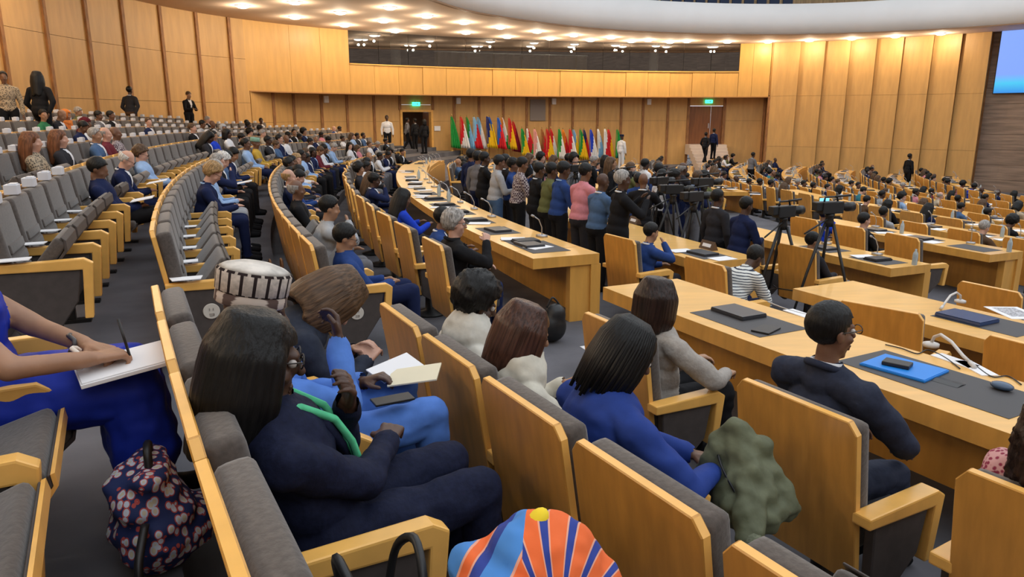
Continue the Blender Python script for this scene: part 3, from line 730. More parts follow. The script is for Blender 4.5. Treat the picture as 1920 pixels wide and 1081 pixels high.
def curtain(length, spread=.09, nb_=13, r0=.030, r1=.022, fwd=95, jag=.02, voxel=.011, seed=0, top=.115, side_in=0.):
    rnd = random.Random(seed); b = Body()
    b.ell('hair', (0, -.018, .046), (.092, .110, .090))
    for k in range(nb_):
        a = -R(fwd + 90) + R(2 * fwd + 180) * 0 + (R(-90 - fwd) + R(2 * fwd) * k / (nb_ - 1)) * 0
        ang = R(-90) + R(-fwd + 2 * fwd * k / (nb_ - 1))           # around the back of the head from ear to ear
        d = V(math.cos(ang), math.sin(ang), 0)
        p0 = V(d.x * .05, d.y * .07 - .015, .10); p1 = V(d.x * .090, d.y * .108 - .012, .02); L = length * (1 + jag * 6 * (rnd.random() - .5))
        p2 = V(d.x * (spread + .005), d.y * (spread + .02) - .01, -.09); p3 = V(d.x * spread * (1 - side_in), d.y * (spread + .015) - .015, -L)
        b.cap('hair', p0, p1, r0, r0); b.cap('hair', p1, p2, r0, r0 * .95)
        if L > .1: b.cap('hair', p2, p3, r0 * .95, r1)
    v, nn, f = b.mesh_parts(voxel, 7)
    for i, p in enumerate(v): v[i] = p + nn[i] * .0022 * noise.noise(Vector((p[0] * 75 + seed, p[1] * 75, p[2] * 6)))
    me = sub_mesh('hair', v, f, [not (c[1] > .035 and c[2] < .055 and abs(c[0]) < .060) for c in (v[list(q)].mean(0) for q in f)]); return me
HAIR = {}
def build_hair():
    HAIR['short'] = hair_cap((.080, .104, .095), (0, -.014, .036), lambda c: not (c.z < -.05 or front(c, .07) or (c.z < .0 and c.y > -.015)), .004, 90, .012)
    HAIR['crop'] = hair_cap((.079, .103, .095), (0, -.014, .034), lambda c: not (c.z < -.06 or front(c, .075) or (c.z < -.005 and c.y > -.01)), .003, 160, .008)
    HAIR['fringe'] = hair_cap((.081, .104, .094), (0, -.014, .032), lambda c: c.z < .055 and not (c.z < -.06 or c.y > .015 or (c.z < -.0 and c.y > -.02)), .004, 110, .010)
    HAIR['wavy'] = hair_cap((.094, .115, .112), (0, -.016, .036), lambda c: not (c.z < -.06 or front(c, .07) or (c.z < .0 and c.y > 0.0)), .014, 38, .015)
    HAIR['afro'] = hair_cap((.115, .128, .125), (0, -.022, .050), lambda c: not (c.z < -.07 or front(c, .055, .03) or (c.z < -.01 and c.y > .0)), .016, 55, .02)
    HAIR['bun'] = hair_cap((.086, .110, .100), (0, -.014, .036), lambda c: not (c.z < -.06 or front(c) or (c.z < .0 and c.y > .0)), .005, 50, .012)
    HAIR['curly'] = curtain(.22, .11, 15, .04, .034, 105, .05, .012, 31); _m = HAIR['curly']
    for q in _m.vertices: q.co += q.co.normalized() * .014 * noise.noise(q.co * 60)
    HAIR['bob'] = curtain(.14, .085, seed=3); HAIR['long'] = curtain(.33, .10, seed=5); HAIR['straight'] = curtain(.24, .095, 17, seed=9)
    h = hair_cap((.100, .122, .118), (0, -.014, .022), lambda c: not (c.y > .055 and c.z < .07 and c.z > -.115 and abs(c.x) < .065), .004, 30, .008); bm = bmesh.new(); bm.from_mesh(h)
    d = hair_cap((.165, .15, .12), (0, -.02, -.17), lambda c: c.z < -.10 - .0 and c.z > -.25, .012, 18, .01); bm.from_mesh(d); bm.to_mesh(h); bm.free()
    for q in h.polygons: q.use_smooth = True
    HAIR['hijab'] = h
    k = MB(); k.lathe([(.094, .045), (.099, .05), (.098, .125), (.093, .135), (.02, .14), (.001, .14)], 24, (0, -.01, 0)); me = k.mesh('hair', None, True); me.transform(Matrix.Diagonal((.95, 1.12, 1, 1))); HAIR['kufi'] = me
    h = MB(); h.lathe([(.088, .045), (.092, .06), (.085, .11), (.05, .14), (.001, .148)], 20, (0, -.012, 0)); h.prism([(-.07, .09), (-.05, .165), (.05, .165), (.07, .09)], .05, .058, 'z'); me = h.mesh('hair', None, True); me.transform(Matrix.Diagonal((.98, 1.18, 1, 1))); HAIR['cap'] = me
build_hair()
def cm(name, col, rough=.8, n=.12, sc=25, bump=.1, **k):
    k.setdefault('spec', .5 if 'skin' in name else .18)
    return mat(name, col, rough, noise_amt=n, scale=sc, bump=bump, **k)
SKIN = dict(dark=cm('dark_brown_skin', (.075, .034, .020), .5, .12, 12, 0), brown=cm('brown_skin', (.16, .075, .042), .5, .1, 12, 0), tan=cm('tan_skin', (.36, .19, .11), .5, .1, 12, 0), pale=cm('pale_skin', (.58, .33, .24), .5, .08, 12, 0))
def hm(name, col, n=.45, rough=.45): return mat(name, col, rough, noise_amt=n, scale=90, stretch=(1, 1, .05), bump=.35, spec=.3)
HM = dict(black=hm('black_hair', (.005, .0045, .0045)), brown=hm('brown_hair', (.095, .052, .026)), auburn=hm('auburn_hair', (.16, .06, .025)), grey=hm('grey_hair', (.33, .31, .29)), white=hm('white_hair', (.62, .60, .57)), blond=hm('blond_hair', (.34, .21, .09)),
          maroon=cm('maroon_scarf', (.10, .010, .018), .9), orange=cm('orange_scarf', (.70, .22, .05), .9), lightgrey=cm('pale_grey_scarf', (.42, .44, .48), .9), cream=cm('cream_cap', (.65, .60, .48), .9), green=cm('green_cap', (.25, .45, .36), .9), navycap=cm('navy_cap', (.015, .02, .05), .9), redcap=cm('orange_cap', (.75, .14, .03), .9))
CL = {}
for n_, c_ in dict(navy=(.010, .017, .062), black=(.010, .010, .012), charcoal=(.026, .026, .032), grey=(.15, .15, .165), lightgrey=(.36, .37, .39), blue=(.022, .055, .20), royal=(.012, .05, .50), lightblue=(.30, .44, .68), white=(.72, .73, .76), cream=(.68, .62, .52), tan=(.42, .38, .33), beige=(.50, .40, .28), brown=(.10, .055, .03), olive=(.12, .13, .05), green=(.03, .16, .07), teal=(.04, .20, .24), red=(.45, .03, .03), pink=(.62, .24, .28), maroon=(.14, .02, .03), purple=(.12, .06, .25), mustard=(.50, .32, .05), denim=(.07, .13, .25), orange=(.6, .17, .04)).items(): CL[n_] = cm(n_ + '_cloth', c_, .85, .05, 30, .10)
CL['plaid'] = mat('plaid_cloth', (.45, .40, .40), .85, col2=(.06, .03, .045), kind='check', scale=34, contrast=(.45, .55))
CL['striped'] = mat('striped_cloth', (.70, .72, .70), .85, col2=(.02, .03, .06), kind='wave', scale=12, contrast=(.74, .80))
[n for n in CL['striped'].node_tree.nodes if n.type == 'TEX_WAVE'][0].bands_direction = 'Z'
CL['pattern'] = mat('patterned_cloth', (.06, .05, .04), .85, col2=(.40, .32, .22), kind='voronoi', scale=38, contrast=(.3, .5))
M_lan = cm('green_lanyard', (.10, .55, .28), .7, .1, 30, 0)
# ---- shared meshes for the people further away
POSES = {}
def pose(name, voxel=.019, **k):
    b, hM = figure(**k); POSES[name] = (body_meshes(b, voxel, seed=len(POSES), amt=.004, smooth=3), hM)
    n_ = b.nb + b.s * .012; POSES[name][0]['collar'] = MB().tube([n_ + V(.066 * math.cos(a), .066 * math.sin(a) - .004, -.014 * math.sin(a)) for a in np.linspace(0, 2 * PI, 13)], .013, 6).mesh('shirt_collar', None, True)
pose('upright', lean=-4, hp=6); pose('desk', lean=12, hp=20, wl=(-.16, .46, .78), wr=(.16, .46, .78)); pose('back', lean=-11, hp=14, wl=(-.06, .28, .66), wr=(.06, .30, .68)); pose('read', lean=8, hp=38, wl=(-.07, .38, .72), wr=(.08, .40, .72))
pose('side', lean=2, hp=8, hy=45, wl=(-.14, .36, .66), wr=(.22, .30, .70)); pose('chin', lean=10, hp=14, wl=(-.1, .38, .7), wr=(.03, .30, 1.02), hr=(.5, .6, -.8)); pose('bent', lean=38, hp=48, wl=(-.1, .52, .66), wr=(.1, .52, .66))
pose('slouch', lean=-19, hp=24, hip=(0, .12, .50), torso=.43, wl=(-.08, .38, .64), wr=(.08, .40, .64), knees=(V(-.12, .58, .55), V(.12, .58, .55)))
SK = [V(-.10, .03, .50), V(.10, .03, .50)]; SA = [V(-.11, .0, .09), V(.11, .02, .09)]
pose('stand', hip=(0, 0, .93), lean=0, hp=4, wl=(-.26, .06, .82), wr=(.26, .06, .82), knees=SK, ankles=SA, torso=.50); pose('film', hip=(0, 0, .93), lean=3, hp=6, wl=(-.10, .36, 1.36), wr=(.14, .34, 1.34), knees=SK, ankles=SA, torso=.50, hl=(-.6, -.2, -.9), hr=(.6, -.2, -.9))
pose('hold', hip=(0, 0, .93), lean=5, hp=16, wl=(-.10, .32, 1.08), wr=(.10, .32, 1.1), knees=SK, ankles=SA, torso=.50); pose('walk', hip=(0, 0, .91), lean=5, hp=5, wl=(-.25, .20, .88), wr=(.25, -.14, .86), knees=[V(-.1, .20, .50), V(.1, .02, .50)], ankles=[V(-.1, .30, .11), V(.1, -.22, .13)], torso=.50)
STANDING = {'stand', 'film', 'hold', 'walk'}
GLASS = MB()
for sx in (-1, 1):
    GLASS.tube([(sx * .036 + .027 * math.cos(a), .102, .016 + .019 * math.sin(a)) for a in np.linspace(0, 2 * PI, 13)], .0022, 5); GLASS.tube([(sx * .063, .100, .02), (sx * .079, .06, .018), (sx * .083, -.005, .01)], .0022, 5)
GLASS.tube([(-.010, .105, .018), (.010, .105, .018)], .0022, 5); ME_glasses = GLASS.mesh('glasses', mat('dark_frame', (.02, .015, .012), .4))
EYES = {}
def person(label, pos, rz, pose_name=None, meshes=None, hM=None, skin='dark', hair='short', hairm='black', top='navy', bottom='black', shoes='black', scale=1., group=None, glasses=False, topname='jacket', botname='trousers', lanyard=False):
    if pose_name: meshes, hM = POSES[pose_name]
    r = thing('person', label, 'person', pos, rz, group); r.scale = (scale,) * 3
    bo = inst('body', meshes['body'], r, mats=[SKIN[skin]])
    inst(topname, meshes['top'], r, mats=[CL[top]])
    if 'trousers' in meshes: inst(botname, meshes['trousers'], r, mats=[CL[bottom]])
    if 'dress' in meshes: inst('skirt', meshes['dress'], r, mats=[CL[bottom]])
    if 'shoes' in meshes: inst('shoes', meshes['shoes'], r, mats=[CL[shoes]])
    if 'collar' in meshes and top in ('navy', 'black', 'charcoal', 'grey', 'blue', 'denim', 'brown') and (len(label) % 4):
        wm = [CL['lightblue' if len(label) % 7 == 1 else 'white']]; inst('shirt_collar', meshes['collar'], r, mats=wm)
        if 'shirt' in meshes: inst('shirt_front', meshes['shirt'], r, mats=wm)
    if hair:
        nm = 'headscarf' if hair == 'hijab' else ('cap' if hair in ('kufi', 'cap') else 'hair')
        h = inst(nm, HAIR[hair], r, mats=[HM[hairm]]); h.matrix_local = hM
    if glasses: g = inst('glasses', ME_glasses, r); g.matrix_local = hM
    return r
# ================================================================== FOREGROUND
def ppos(row, phi, dy=.29): 
    rho, z = ROWS[row]; return ring(rho - dy, phi, z + far_drop(phi))
ME_eye = MB().ell((0, 0, 0), (.0125, .0125, .0125), None, 10, 7).mesh('eye', mat('eye_white', (.55, .5, .46), .2), True)
ME_iris = MB().ell((0, .0085, 0), (.0062, .005, .0062), None, 8, 6).mesh('iris', mat('dark_iris', (.012, .008, .006), .2), True)
def fg(label, row, phi, fig, seed, head=None, dy=.29, extra=None, voxel=.0115, amt=.011, **k):
    b, hM = figure(fingers=True, **fig); po = ppos(row, phi, dy); rz = face_in(phi); sh = V(0, 0, 0)
    if head:
        Rz = Matrix.Rotation(rz, 3, 'Z'); fig = dict(fig); fig.setdefault('torso', .46)
        for it in range(3):
            Pw = po + sh + Rz @ hM.translation; u_, v_, d_ = proj(Pw); r_ = ray(*head); T = V(0, 0, EYE) + r_ * d_; dl = T - Pw
            fig['torso'] = min(.54, max(.26, fig['torso'] + dl.z / max(.5, math.cos(R(fig.get('lean', 4)))))); sh += V(dl.x, dl.y, 0); b, hM = figure(fingers=True, **fig)
            if sh.length > .16: sh = sh.normalized() * .16
        print('FG', label[:40], 'shift', [round(x, 2) for x in sh], 'torso', round(fig['torso'], 2), 'px', [round(x) for x in proj(po + sh + Rz @ hM.translation)[:2]], head)
    if extra: extra(b)
    ms_ = body_meshes(b, voxel, seed, amt, .012, 4)
    # a hand's fingers are finer than the rest of the skin: fuse the skin regions again at finger scale
    fine = Body(); fine.pr = [p for p in b.pr if p[1] == 'skin' and p[0] == 'c' and max(p[4], p[5]) < .03]
    if fine.pr:
        v, nn, f = fine.mesh_parts(.0055, 2); bm = bmesh.new(); bm.from_mesh(ms_['body']); t = sub_mesh('t', v, f, [True] * len(f)); bm.from_mesh(t); bm.to_mesh(ms_['body']); bm.free(); bpy.data.meshes.remove(t)
        ms_['body'].polygons.foreach_set('use_smooth', [True] * len(ms_['body'].polygons))
    r = person(label, po + sh, rz, None, ms_, hM, **k)
    bo = [c for c in r.children if c.name.startswith('body')][0]
    for sx in (-1, 1):
        e = inst('eye', ME_eye, bo); e.matrix_local = hM @ Matrix.Translation((sx * .033, .079, .006)); i = inst('iris', ME_iris, bo); i.matrix_local = hM @ Matrix.Translation((sx * .033, .082, .006))
    if k.get('top') in ('fgnavy', 'suitblue', 'gunmetal', 'slate', 'black', 'robe'):
        n_ = b.nb + b.s * .004; MB().tube([n_ + V(.076 * math.cos(a), .074 * math.sin(a) - .006, -.030 * math.sin(a)) for a in np.linspace(0, 2 * PI, 17)], .017, 8).build('jacket_collar', CL[k['top']], r, True)
        for sx in (-1, 1): MB().tube([n_ + V(sx * .055, 0, 0) + b.fw * .085 - b.s * .03, n_ + V(sx * .06, 0, 0) + b.fw * .135 - b.s * .10, n_ + V(sx * .035, 0, 0) + b.fw * .155 - b.s * .20, n_ + V(sx * .008, 0, 0) + b.fw * .155 - b.s * .28], [.016, .020, .016, .006], 6).build('lapel', CL[k['top']], r, True)
    return r, b, hM
def seat_at(row, phi, label, occ=False, **k): return theatre_seat(row, phi, label, 'folding seats in rows', occ, **k)
# ---- second folding row: navy woman, man in the patterned cap, bending woman
k0 = [206.99 + .7596 * (i + .5) for i in range(6)]
seat_at('R0', k0[0], 'folding seat at the aisle end taken by the bending brown-haired woman', True, far_arm=True, end=-1)
seat_at('R0', k0[1], 'folding seat taken by the man in the patterned cap', True)
seat_at('R0', k0[2], 'folding seat taken by the woman with the green lanyard', True)
seat_at('R0', k0[3], 'folding seat holding the black handbag', True)
seat_at('R0', k0[4], 'folding seat taken by the person in the bright headwrap', True)
CL['fgnavy'] = cm('navy_blazer_wool', (.009, .012, .034), .8, .15, 60, .15); CL['robe'] = cm('light_blue_suiting', (.085, .20, .58), .75, .06, 20, .1); CL['slate'] = cm('slate_jacket', (.028, .034, .052), .8, .1, 40, .1); CL['ivory'] = cm('ivory_jacket', (.66, .62, .52), .8, .05, 30, .1); CL['offwhite'] = cm('off_white_jacket', (.62, .60, .54), .8, .05, 30, .15); CL['suitblue'] = cm('bright_blue_suiting', (.018, .045, .23), .7, .06, 20, .08); CL['taupe'] = cm('taupe_linen', (.36, .33, .30), .8, .08, 60, .2); CL['gunmetal'] = cm('dark_grey_suiting', (.022, .028, .052), .75, .1, 50, .1); CL['dress'] = cm('royal_blue_dress', (.012, .032, .36), .6, .08, 12, .1)
HAIR['navywoman'] = curtain(.26, .098, 21, .031, .022, 112, .01, .009, 21, side_in=.12)
r, b, hM = fg('person in a navy blazer with long black hair, green lanyard and glasses', 'R0', k0[2], dict(lean=-21, hp=14, hy=6, hip=(0, .08, .52), torso=.415, wl=(-.03, .19, .89), wr=(-.10, .33, .70), knees=(V(-.12, .56, .56), V(.10, .57, .55)), hl=(-.5, .3, -.9), hr=(.8, .1, -.6), bulk=1.08), 3, head=(487,672), skin='dark', hair='navywoman', hairm='black', top='fgnavy', bottom='fgnavy', glasses=True)
def lanyard(r, b, m=M_lan, L=.30, wd=.0125):
    n0 = b.nb - b.s * .0
    for sx in (-1, 1):
        pts = [n0 + V(sx * .05, 0, 0) - b.fw * .07 + b.s * .035, n0 + V(sx * .078, 0, 0) + b.s * .03, n0 + V(sx * .075, 0, 0) + b.fw * .10 - b.s * .01, n0 + V(sx * .06, 0, 0) + b.fw * .168 - b.s * .10, n0 + V(sx * .04, 0, 0) + b.fw * .185 - b.s * .20, n0 + V(sx * .012, 0, 0) + b.fw * .180 - b.s * L]
        sp = []
        for i in range(len(pts) - 1):
            for t in (0, .5): sp.append(pts[i].lerp(pts[i + 1], t))
        sp.append(pts[-1]); MB().tube(sp, wd, 6).build('lanyard', m, r, True)
lanyard(r, b)
r, b, hM = fg('person in a light blue suit and patterned cap resting a hand on the chin', 'R0', k0[1], dict(lean=-10, hp=12, hy=10, hip=(0, .05, .53), torso=.405, wl=(-.10, .42, .68), wr=(.04, .29, .92), knees=(V(-.15, .60, .60), V(.13, .62, .58)), hr=(.5, .5, -.9), bulk=1.12, curl=.75), 5, head=(475,585), skin='dark', hair=None, top='robe', bottom='robe', topname='suit_jacket')
# patterned cap
capm = mat('black_white_cap_pattern', (.62, .56, .50), .9, col2=(.03, .02, .02), kind='wave', scale=9, stretch=(1, 1, .1), contrast=(.62, .75))
capb = mat('fine_band_pattern', (.55, .46, .40), .9, col2=(.10, .06, .05), kind='wave', scale=60, stretch=(.1, .1, 1), contrast=(.5, .7))
q = MB(); q.lathe([(.097, .030), (.101, .035), (.101, .068), (.098, .07)], 32); c = q.build('cap_band', capb, r, True); c.matrix_local = hM @ Matrix.Translation((0, -.014, 0)) @ Matrix.Diagonal((.95, 1.14, 1, 1))
vv = []; ff = []; mi = []; nn_ = 72
for (r__, z__) in ((.098, .07), (.104, .075), (.107, .14), (.102, .148)):
    for k_ in range(nn_): vv.append((r__ * math.cos(2 * PI * k_ / nn_), r__ * math.sin(2 * PI * k_ / nn_), z__))
for j_ in range(3):
    for k_ in range(nn_): ff.append((j_ * nn_ + k_, j_ * nn_ + (k_ + 1) % nn_, (j_ + 1) * nn_ + (k_ + 1) % nn_, (j_ + 1) * nn_ + k_)); mi.append(1 if k_ % 4 == 0 or j_ != 1 and k_ % 2 else 0)
q = MB(); q.add(vv, ff, mi); c = q.build('cap_side', [cm('cap_cloth', (.56, .49, .43), .9, .2, 60, .1), cm('cap_dark_bars', (.03, .02, .02), .9)], r, True); c.matrix_local = hM @ Matrix.Translation((0, -.014, 0)) @ Matrix.Diagonal((.95, 1.14, 1, 1))
q = MB(); q.lathe([(.102, .146), (.085, .158), (.05, .170), (.001, .172)], 32); c = q.build('cap_crown', cm('cap_crown_cloth', (.62, .58, .53), .9, .25, 16, .1), r, True); c.matrix_local = hM @ Matrix.Translation((0, -.014, 0)) @ Matrix.Diagonal((.95, 1.14, 1, 1))
HAIR['bentbob'] = curtain(.15, .10, 19, .034, .024, 120, .03, .009, 4)
r, b, hM = fg('person in a slate jacket with brown bobbed hair bending far forward', 'R0', k0[0], dict(lean=47, hp=66, hy=-4, hip=(0, .03, .54), torso=.44, wl=(-.08, .56, .62), wr=(.06, .58, .60)), 7, head=(632,560), skin='pale', hair='bentbob', hairm='brown', top='slate', bottom='slate')
# ---- first folding row: cream jackets and the blue suit
c0 = [206.82 + .777 * (i + .5) for i in range(6)]
for i, lab in enumerate(('wood-backed folding seat at the aisle end behind the first desks', 'wood-backed folding seat of the person with short curled hair', 'wood-backed folding seat of the person in the bright blue suit', 'empty wood-backed folding seat beside the olive jacket', 'wood-backed folding seat in front of the bright headwrap')):
    seat_at('R1', c0[i], lab, i < 4, far_arm=i == 0, end=-1 if i == 0 else None)
r, b, hM = fg('person in an off-white jacket with short curled black hair and green lanyard', 'R1', c0[0], dict(lean=13, hp=24, hy=6, hip=(0, .06, .52), torso=.40, wl=(-.08, .46, .68), wr=(.08, .47, .68)), 9, head=(893,568), skin='dark', hair='afro', hairm='black', top='offwhite', bottom='black')
lanyard(r, b)
HAIR['brownbob'] = curtain(.17, .092, 19, .032, .022, 118, .03, .009, 11, side_in=.15); HM['chestnut'] = hm('chestnut_hair', (.065, .028, .018), .45, .3); HM['darkbrown'] = hm('dark_brown_hair', (.024, .012, .009), .5, .3)
r, b, hM = fg('person in an ivory jacket with glossy chestnut bobbed hair', 'R1', c0[1], dict(lean=12, hp=22, hy=12, hip=(0, .06, .52), torso=.40, wl=(-.08, .46, .68), wr=(.08, .47, .68)), 11, head=(985,622), skin='tan', hair='brownbob', hairm='chestnut', top='ivory', bottom='black')
# braids
rnd = random.Random(5); q = MB(); q.ell((0, -.016, .045), (.090, .108, .086), None, 20, 14)
for k in range(46):
    a = R(-90) + R(-118 + 236 * k / 45.); d = V(math.cos(a), math.sin(a), 0); L = .16 + .05 * rnd.random()
    q.tube([(d.x * .03, d.y * .05 - .02, .13), (d.x * .075, d.y * .09 - .015, .10), (d.x * .097, d.y * .115 - .012, .03), (d.x * (.098 + .01 * rnd.random()), d.y * .118 - .012, -.06), (d.x * .09, d.y * .11 - .012, -L)], [.006, .010, .011, .010, .006], 6)
HAIR['braids'] = q.mesh('hair', None, True)
r, b, hM = fg('person in a bright blue suit with black braids writing on white paper', 'R1', c0[2], dict(lean=20, hp=32, hy=14, hip=(0, .06, .53), torso=.44, wl=(.16, .60, .60), wr=(.26, .52, .62), hr=(.9, -.2, -.5), bulk=1.08, curl=.7), 13, head=(1175,662), skin='brown', hair='braids', hairm='black', top='suitblue', bottom='suitblue', topname='suit_jacket')
wr_ = V(.26, .52, .62)
MB().tube([(.235, .50, .60), (.262, .525, .622)], .040, 12).build('cuff', CL['white'], r, True)
pr = r
# pen and paper cup beside her
def place(o, p, rz=0): o.location = p; o.rotation_euler = (0, 0, rz); return o
def local(row, phi, x, y, z, dy=.29):
    o = ppos(row, phi, dy); a = face_in(phi); return o + V(x * math.cos(a) - y * math.sin(a), x * math.sin(a) + y * math.cos(a), z)
o = MB().tube([(0, 0, 0), (.02, .02, .10)], .005, 8).build('pen', mat('blue_pen', (.06, .04, .5), .4), None, True); place(o, local('R1', c0[2], .28, .60, .64)); tag(o, 'blue pen in the hand of the person in the bright blue suit', 'pen')
q = MB(); q.prism([(-.07, -.10), (.07, -.10), (.07, .10), (-.07, .10)], 0, .012, 'z'); o = q.build('notepad', M_paper, None, bevel=.003); place(o, local('R1', c0[2], .20, .64, .565), face_in(c0[2])); tag(o, 'white notepad on the lap of the person in the bright blue suit', 'notepad')
# ---- first desk row
R2C = [207.33, 208.95, 210.2]
for ph, lab in zip(R2C, ('delegate chair of the person in the taupe jacket', 'delegate chair of the person in the dark grey suit', 'delegate chair of the person with dark curly hair at the first desks')): delegate_chair('R2', ph, lab, 'delegate chairs')
HAIR['longbob'] = curtain(.15, .088, 19, .032, .024, 116, .03, .009, 13)
r, b, hM = fg('person in a taupe jacket with dark brown bobbed hair at the desk', 'R2', 207.36, dict(lean=-2, hp=8, hy=4, hip=(0, .02, .56), wl=(-.10, .40, .70), wr=(.22, .38, .70), hr=(.9, .0, -.5)), 15, head=(1235,562), skin='tan', hair='longbob', hairm='darkbrown', top='taupe', bottom='black')
r, b, hM = fg('person in a dark grey suit with short black hair beside the blue folder', 'R2', 208.95, dict(lean=0, hp=4, hy=16, hip=(0, .04, .58), torso=.50, wl=(-.12, .42, .72), wr=(.20, .40, .72), hr=(.9, -.1, -.5), bulk=1.1), 17, head=(1558,612), skin='brown', hair='crop', hairm='black', top='gunmetal', bottom='gunmetal', glasses=True)
MB().tube([b.nb + V(.064 * math.cos(a), .064 * math.sin(a), .022 + .012 * math.sin(a) * -1) for a in np.linspace(0, 2 * PI, 14)], .012, 6).build('shirt_collar', CL['white'], r, True)
r, b, hM = fg('person with dark curly hair in a red patterned top at the desk', 'R2', 210.2, dict(lean=2, hp=8, hip=(0, .03, .54), torso=.43, wl=(-.1, .4, .7), wr=(.1, .4, .7)), 19, head=(1905,770), skin='brown', hair='curly', hairm='darkbrown', top='pattern', bottom='black')
CL['redpat'] = mat('red_patterned_cloth', (.28, .02, .06), .85, col2=(.65, .35, .35), kind='voronoi', scale=60, contrast=(.3, .5)); [c for c in r.children if c.name.startswith('jacket')][0].material_slots[0].material = CL['redpat']
# ---- grey haired man at the far side of the aisle
delegate_chair('R2', 203.42, 'delegate chair of the grey-haired person at the desk end', 'delegate chairs')
r, b, hM = fg('person with grey wavy hair in a black suit, hand on chin at the desk end', 'R2', 203.42, dict(lean=0, hp=8, hy=10, hip=(0, .06, .56), wl=(-.12, .42, .72), wr=(.08, .38, 1.0), hr=(.6, .5, -.8), bulk=1.08), 23, head=(852,418), skin='pale', hair='wavy', hairm='grey', top='black', bottom='navy', glasses=True, voxel=.014)
# ---- third folding row, near block: the person in the blue dress
l0 = [207.17 + .745 * (i + .5) for i in range(3)]
LW = 207.72
seat_at('L1', l0[0], 'folding seat of the person in the royal blue dress', True, far_arm=True)
seat_at('L1', l0[1], 'tipped-up empty folding seat beside the royal blue dress', False, tip=16)
seat_at('L1', l0[2], 'tipped-up empty folding seat two places from the royal blue dress', False, tip=20)
def skirt(b):
    for s_ in (-1, 1):
        b.cap('dress', b.H + V(s_ * .09, .03, 0), (s_ * .10, .54, .56), .125, .10); b.cap('dress', (s_ * .09, .54, .55), (s_ * .10, .56, .30), .10, .115)
    b.cap('dress', b.H + V(0, .1, 0), (0, .54, .555), .12, .10); b.cap('dress', (0, .53, .53), (0, .54, .3), .11, .11)
    for i, p in enumerate(b.pr):
        if p[0] == 'c' and p[1] == 'torso' and p[5] <= .047 and p[4] <= .07: b.pr[i] = ('c', 'skin', p[2], p[3], p[4] * .86, p[5] * .92)
r, b, hM = fg('person in a sleeveless royal blue dress writing in a notebook', 'L1', LW, dict(lean=-3, hp=22, hip=(0, .06, .55), wl=(.13, .43, .74), wr=(.25, .45, .73), knees=(V(-.11, .56, .54), V(.11, .56, .54)), curl=.8, hl=(-.8, -.1, -.5), hr=(.8, -.2, -.5)), 27, extra=skirt, skin='tan', hair='bob', hairm='brown', top='dress', bottom='dress', topname='bodice')
for (c_, rr, m_, n_) in ((V(.235, .39, .735), .036, mat('pearl_beads', (.7, .62, .55), .3), 'bracelet'), (V(.10, .375, .745), .038, mat('dark_bangle', (.05, .045, .05), .3), 'bracelet')):
    q = MB(); q.tube([c_ + V(rr * math.cos(a), .01 * math.sin(3 * a), rr * math.sin(a)) for a in np.linspace(0, 2 * PI, 18)], .008, 6); q.build(n_, m_, r, True)
q = MB(); q.box((0, 0, 0), (.22, .30, .014)); q.box((0, 0, .009), (.21, .29, .006)); o = q.build('notebook', M_paper, None, bevel=.002); place(o, local('L1', LW, .21, .53, .685), face_in(LW) + .2); o.rotation_euler = (R(6), R(4), face_in(LW) + .15); tag(o, 'open white notebook on the royal blue lap', 'notebook')
o = MB().tube([(0, 0, 0), (-.03, .01, .13)], .005, 8).build('pen', M_black, None, True); place(o, local('L1', LW, .24, .55, .72)); tag(o, 'black pen held over the open notebook', 'pen')
q = MB()
# ---- bright headwrap
wrapm = bpy.data.materials.new('blue_orange_print'); wrapm.use_nodes = True; nt = wrapm.node_tree; bb = nt.nodes['Principled BSDF']; bb.inputs['Roughness'].default_value = .85
def nd(t, **k):
    n = nt.nodes.new(t)
    for a_, v_ in k.items(): setattr(n, a_, v_)
    return n
def mth(op, a_, b_=None):
    n = nd('ShaderNodeMath', operation=op)
    for i_, x_ in enumerate((a_, b_)):
        if x_ is None: continue
        if isinstance(x_, (int, float)): n.inputs[i_].default_value = x_
        else: nt.links.new(x_, n.inputs[i_])
    return n.outputs[0]
def cramp(fac, els):
    n = nd('ShaderNodeValToRGB'); n.color_ramp.interpolation = 'CONSTANT'; E = n.color_ramp.elements; E[0].position, E[0].color = els[0]; E[1].position, E[1].color = els[1]
    for p_, c_ in els[2:]: e_ = E.new(p_); e_.color = c_
    nt.links.new(fac, n.inputs[0]); return n.outputs[0]
WRAP_UV = nd('ShaderNodeAttribute', attribute_name='print_uv'); sx_ = nd('ShaderNodeSeparateXYZ'); nt.links.new(WRAP_UV.outputs['Vector'], sx_.inputs[0]); PU, PV = sx_.outputs[0], sx_.outputs[1]
NAVY, ORG, EDG, SKY, YEL = (.02, .045, .28, 1), (.80, .14, .03, 1), (.75, .36, .25, 1), (.06, .23, .60, 1), (.85, .65, .02, 1)
ang = mth('ARCTAN2', mth('SUBTRACT', PU, .03), mth('ADD', PV, .10)); st = mth('FRACT', mth('MULTIPLY', mth('ADD', ang, 4.), 3.6))
fan = cramp(st, [(0, EDG), (.06, ORG), (.66, EDG), (.72, NAVY)])
l1_ = mth('FRACT', mth('MULTIPLY', mth('ADD', mth('ADD', PU, mth('MULTIPLY', PV, -.45)), 1.), 9.0)); left_ = cramp(l1_, [(0, SKY), (.50, EDG), (.55, ORG), (.74, EDG), (.78, NAVY)])
mxr = nd('ShaderNodeMix', data_type='RGBA'); nt.links.new(mth('GREATER_THAN', PU, -.035), mxr.inputs[0]); nt.links.new(left_, mxr.inputs[6]); nt.links.new(fan, mxr.inputs[7]); nt.links.new(mxr.outputs[2], bb.inputs['Base Color'])
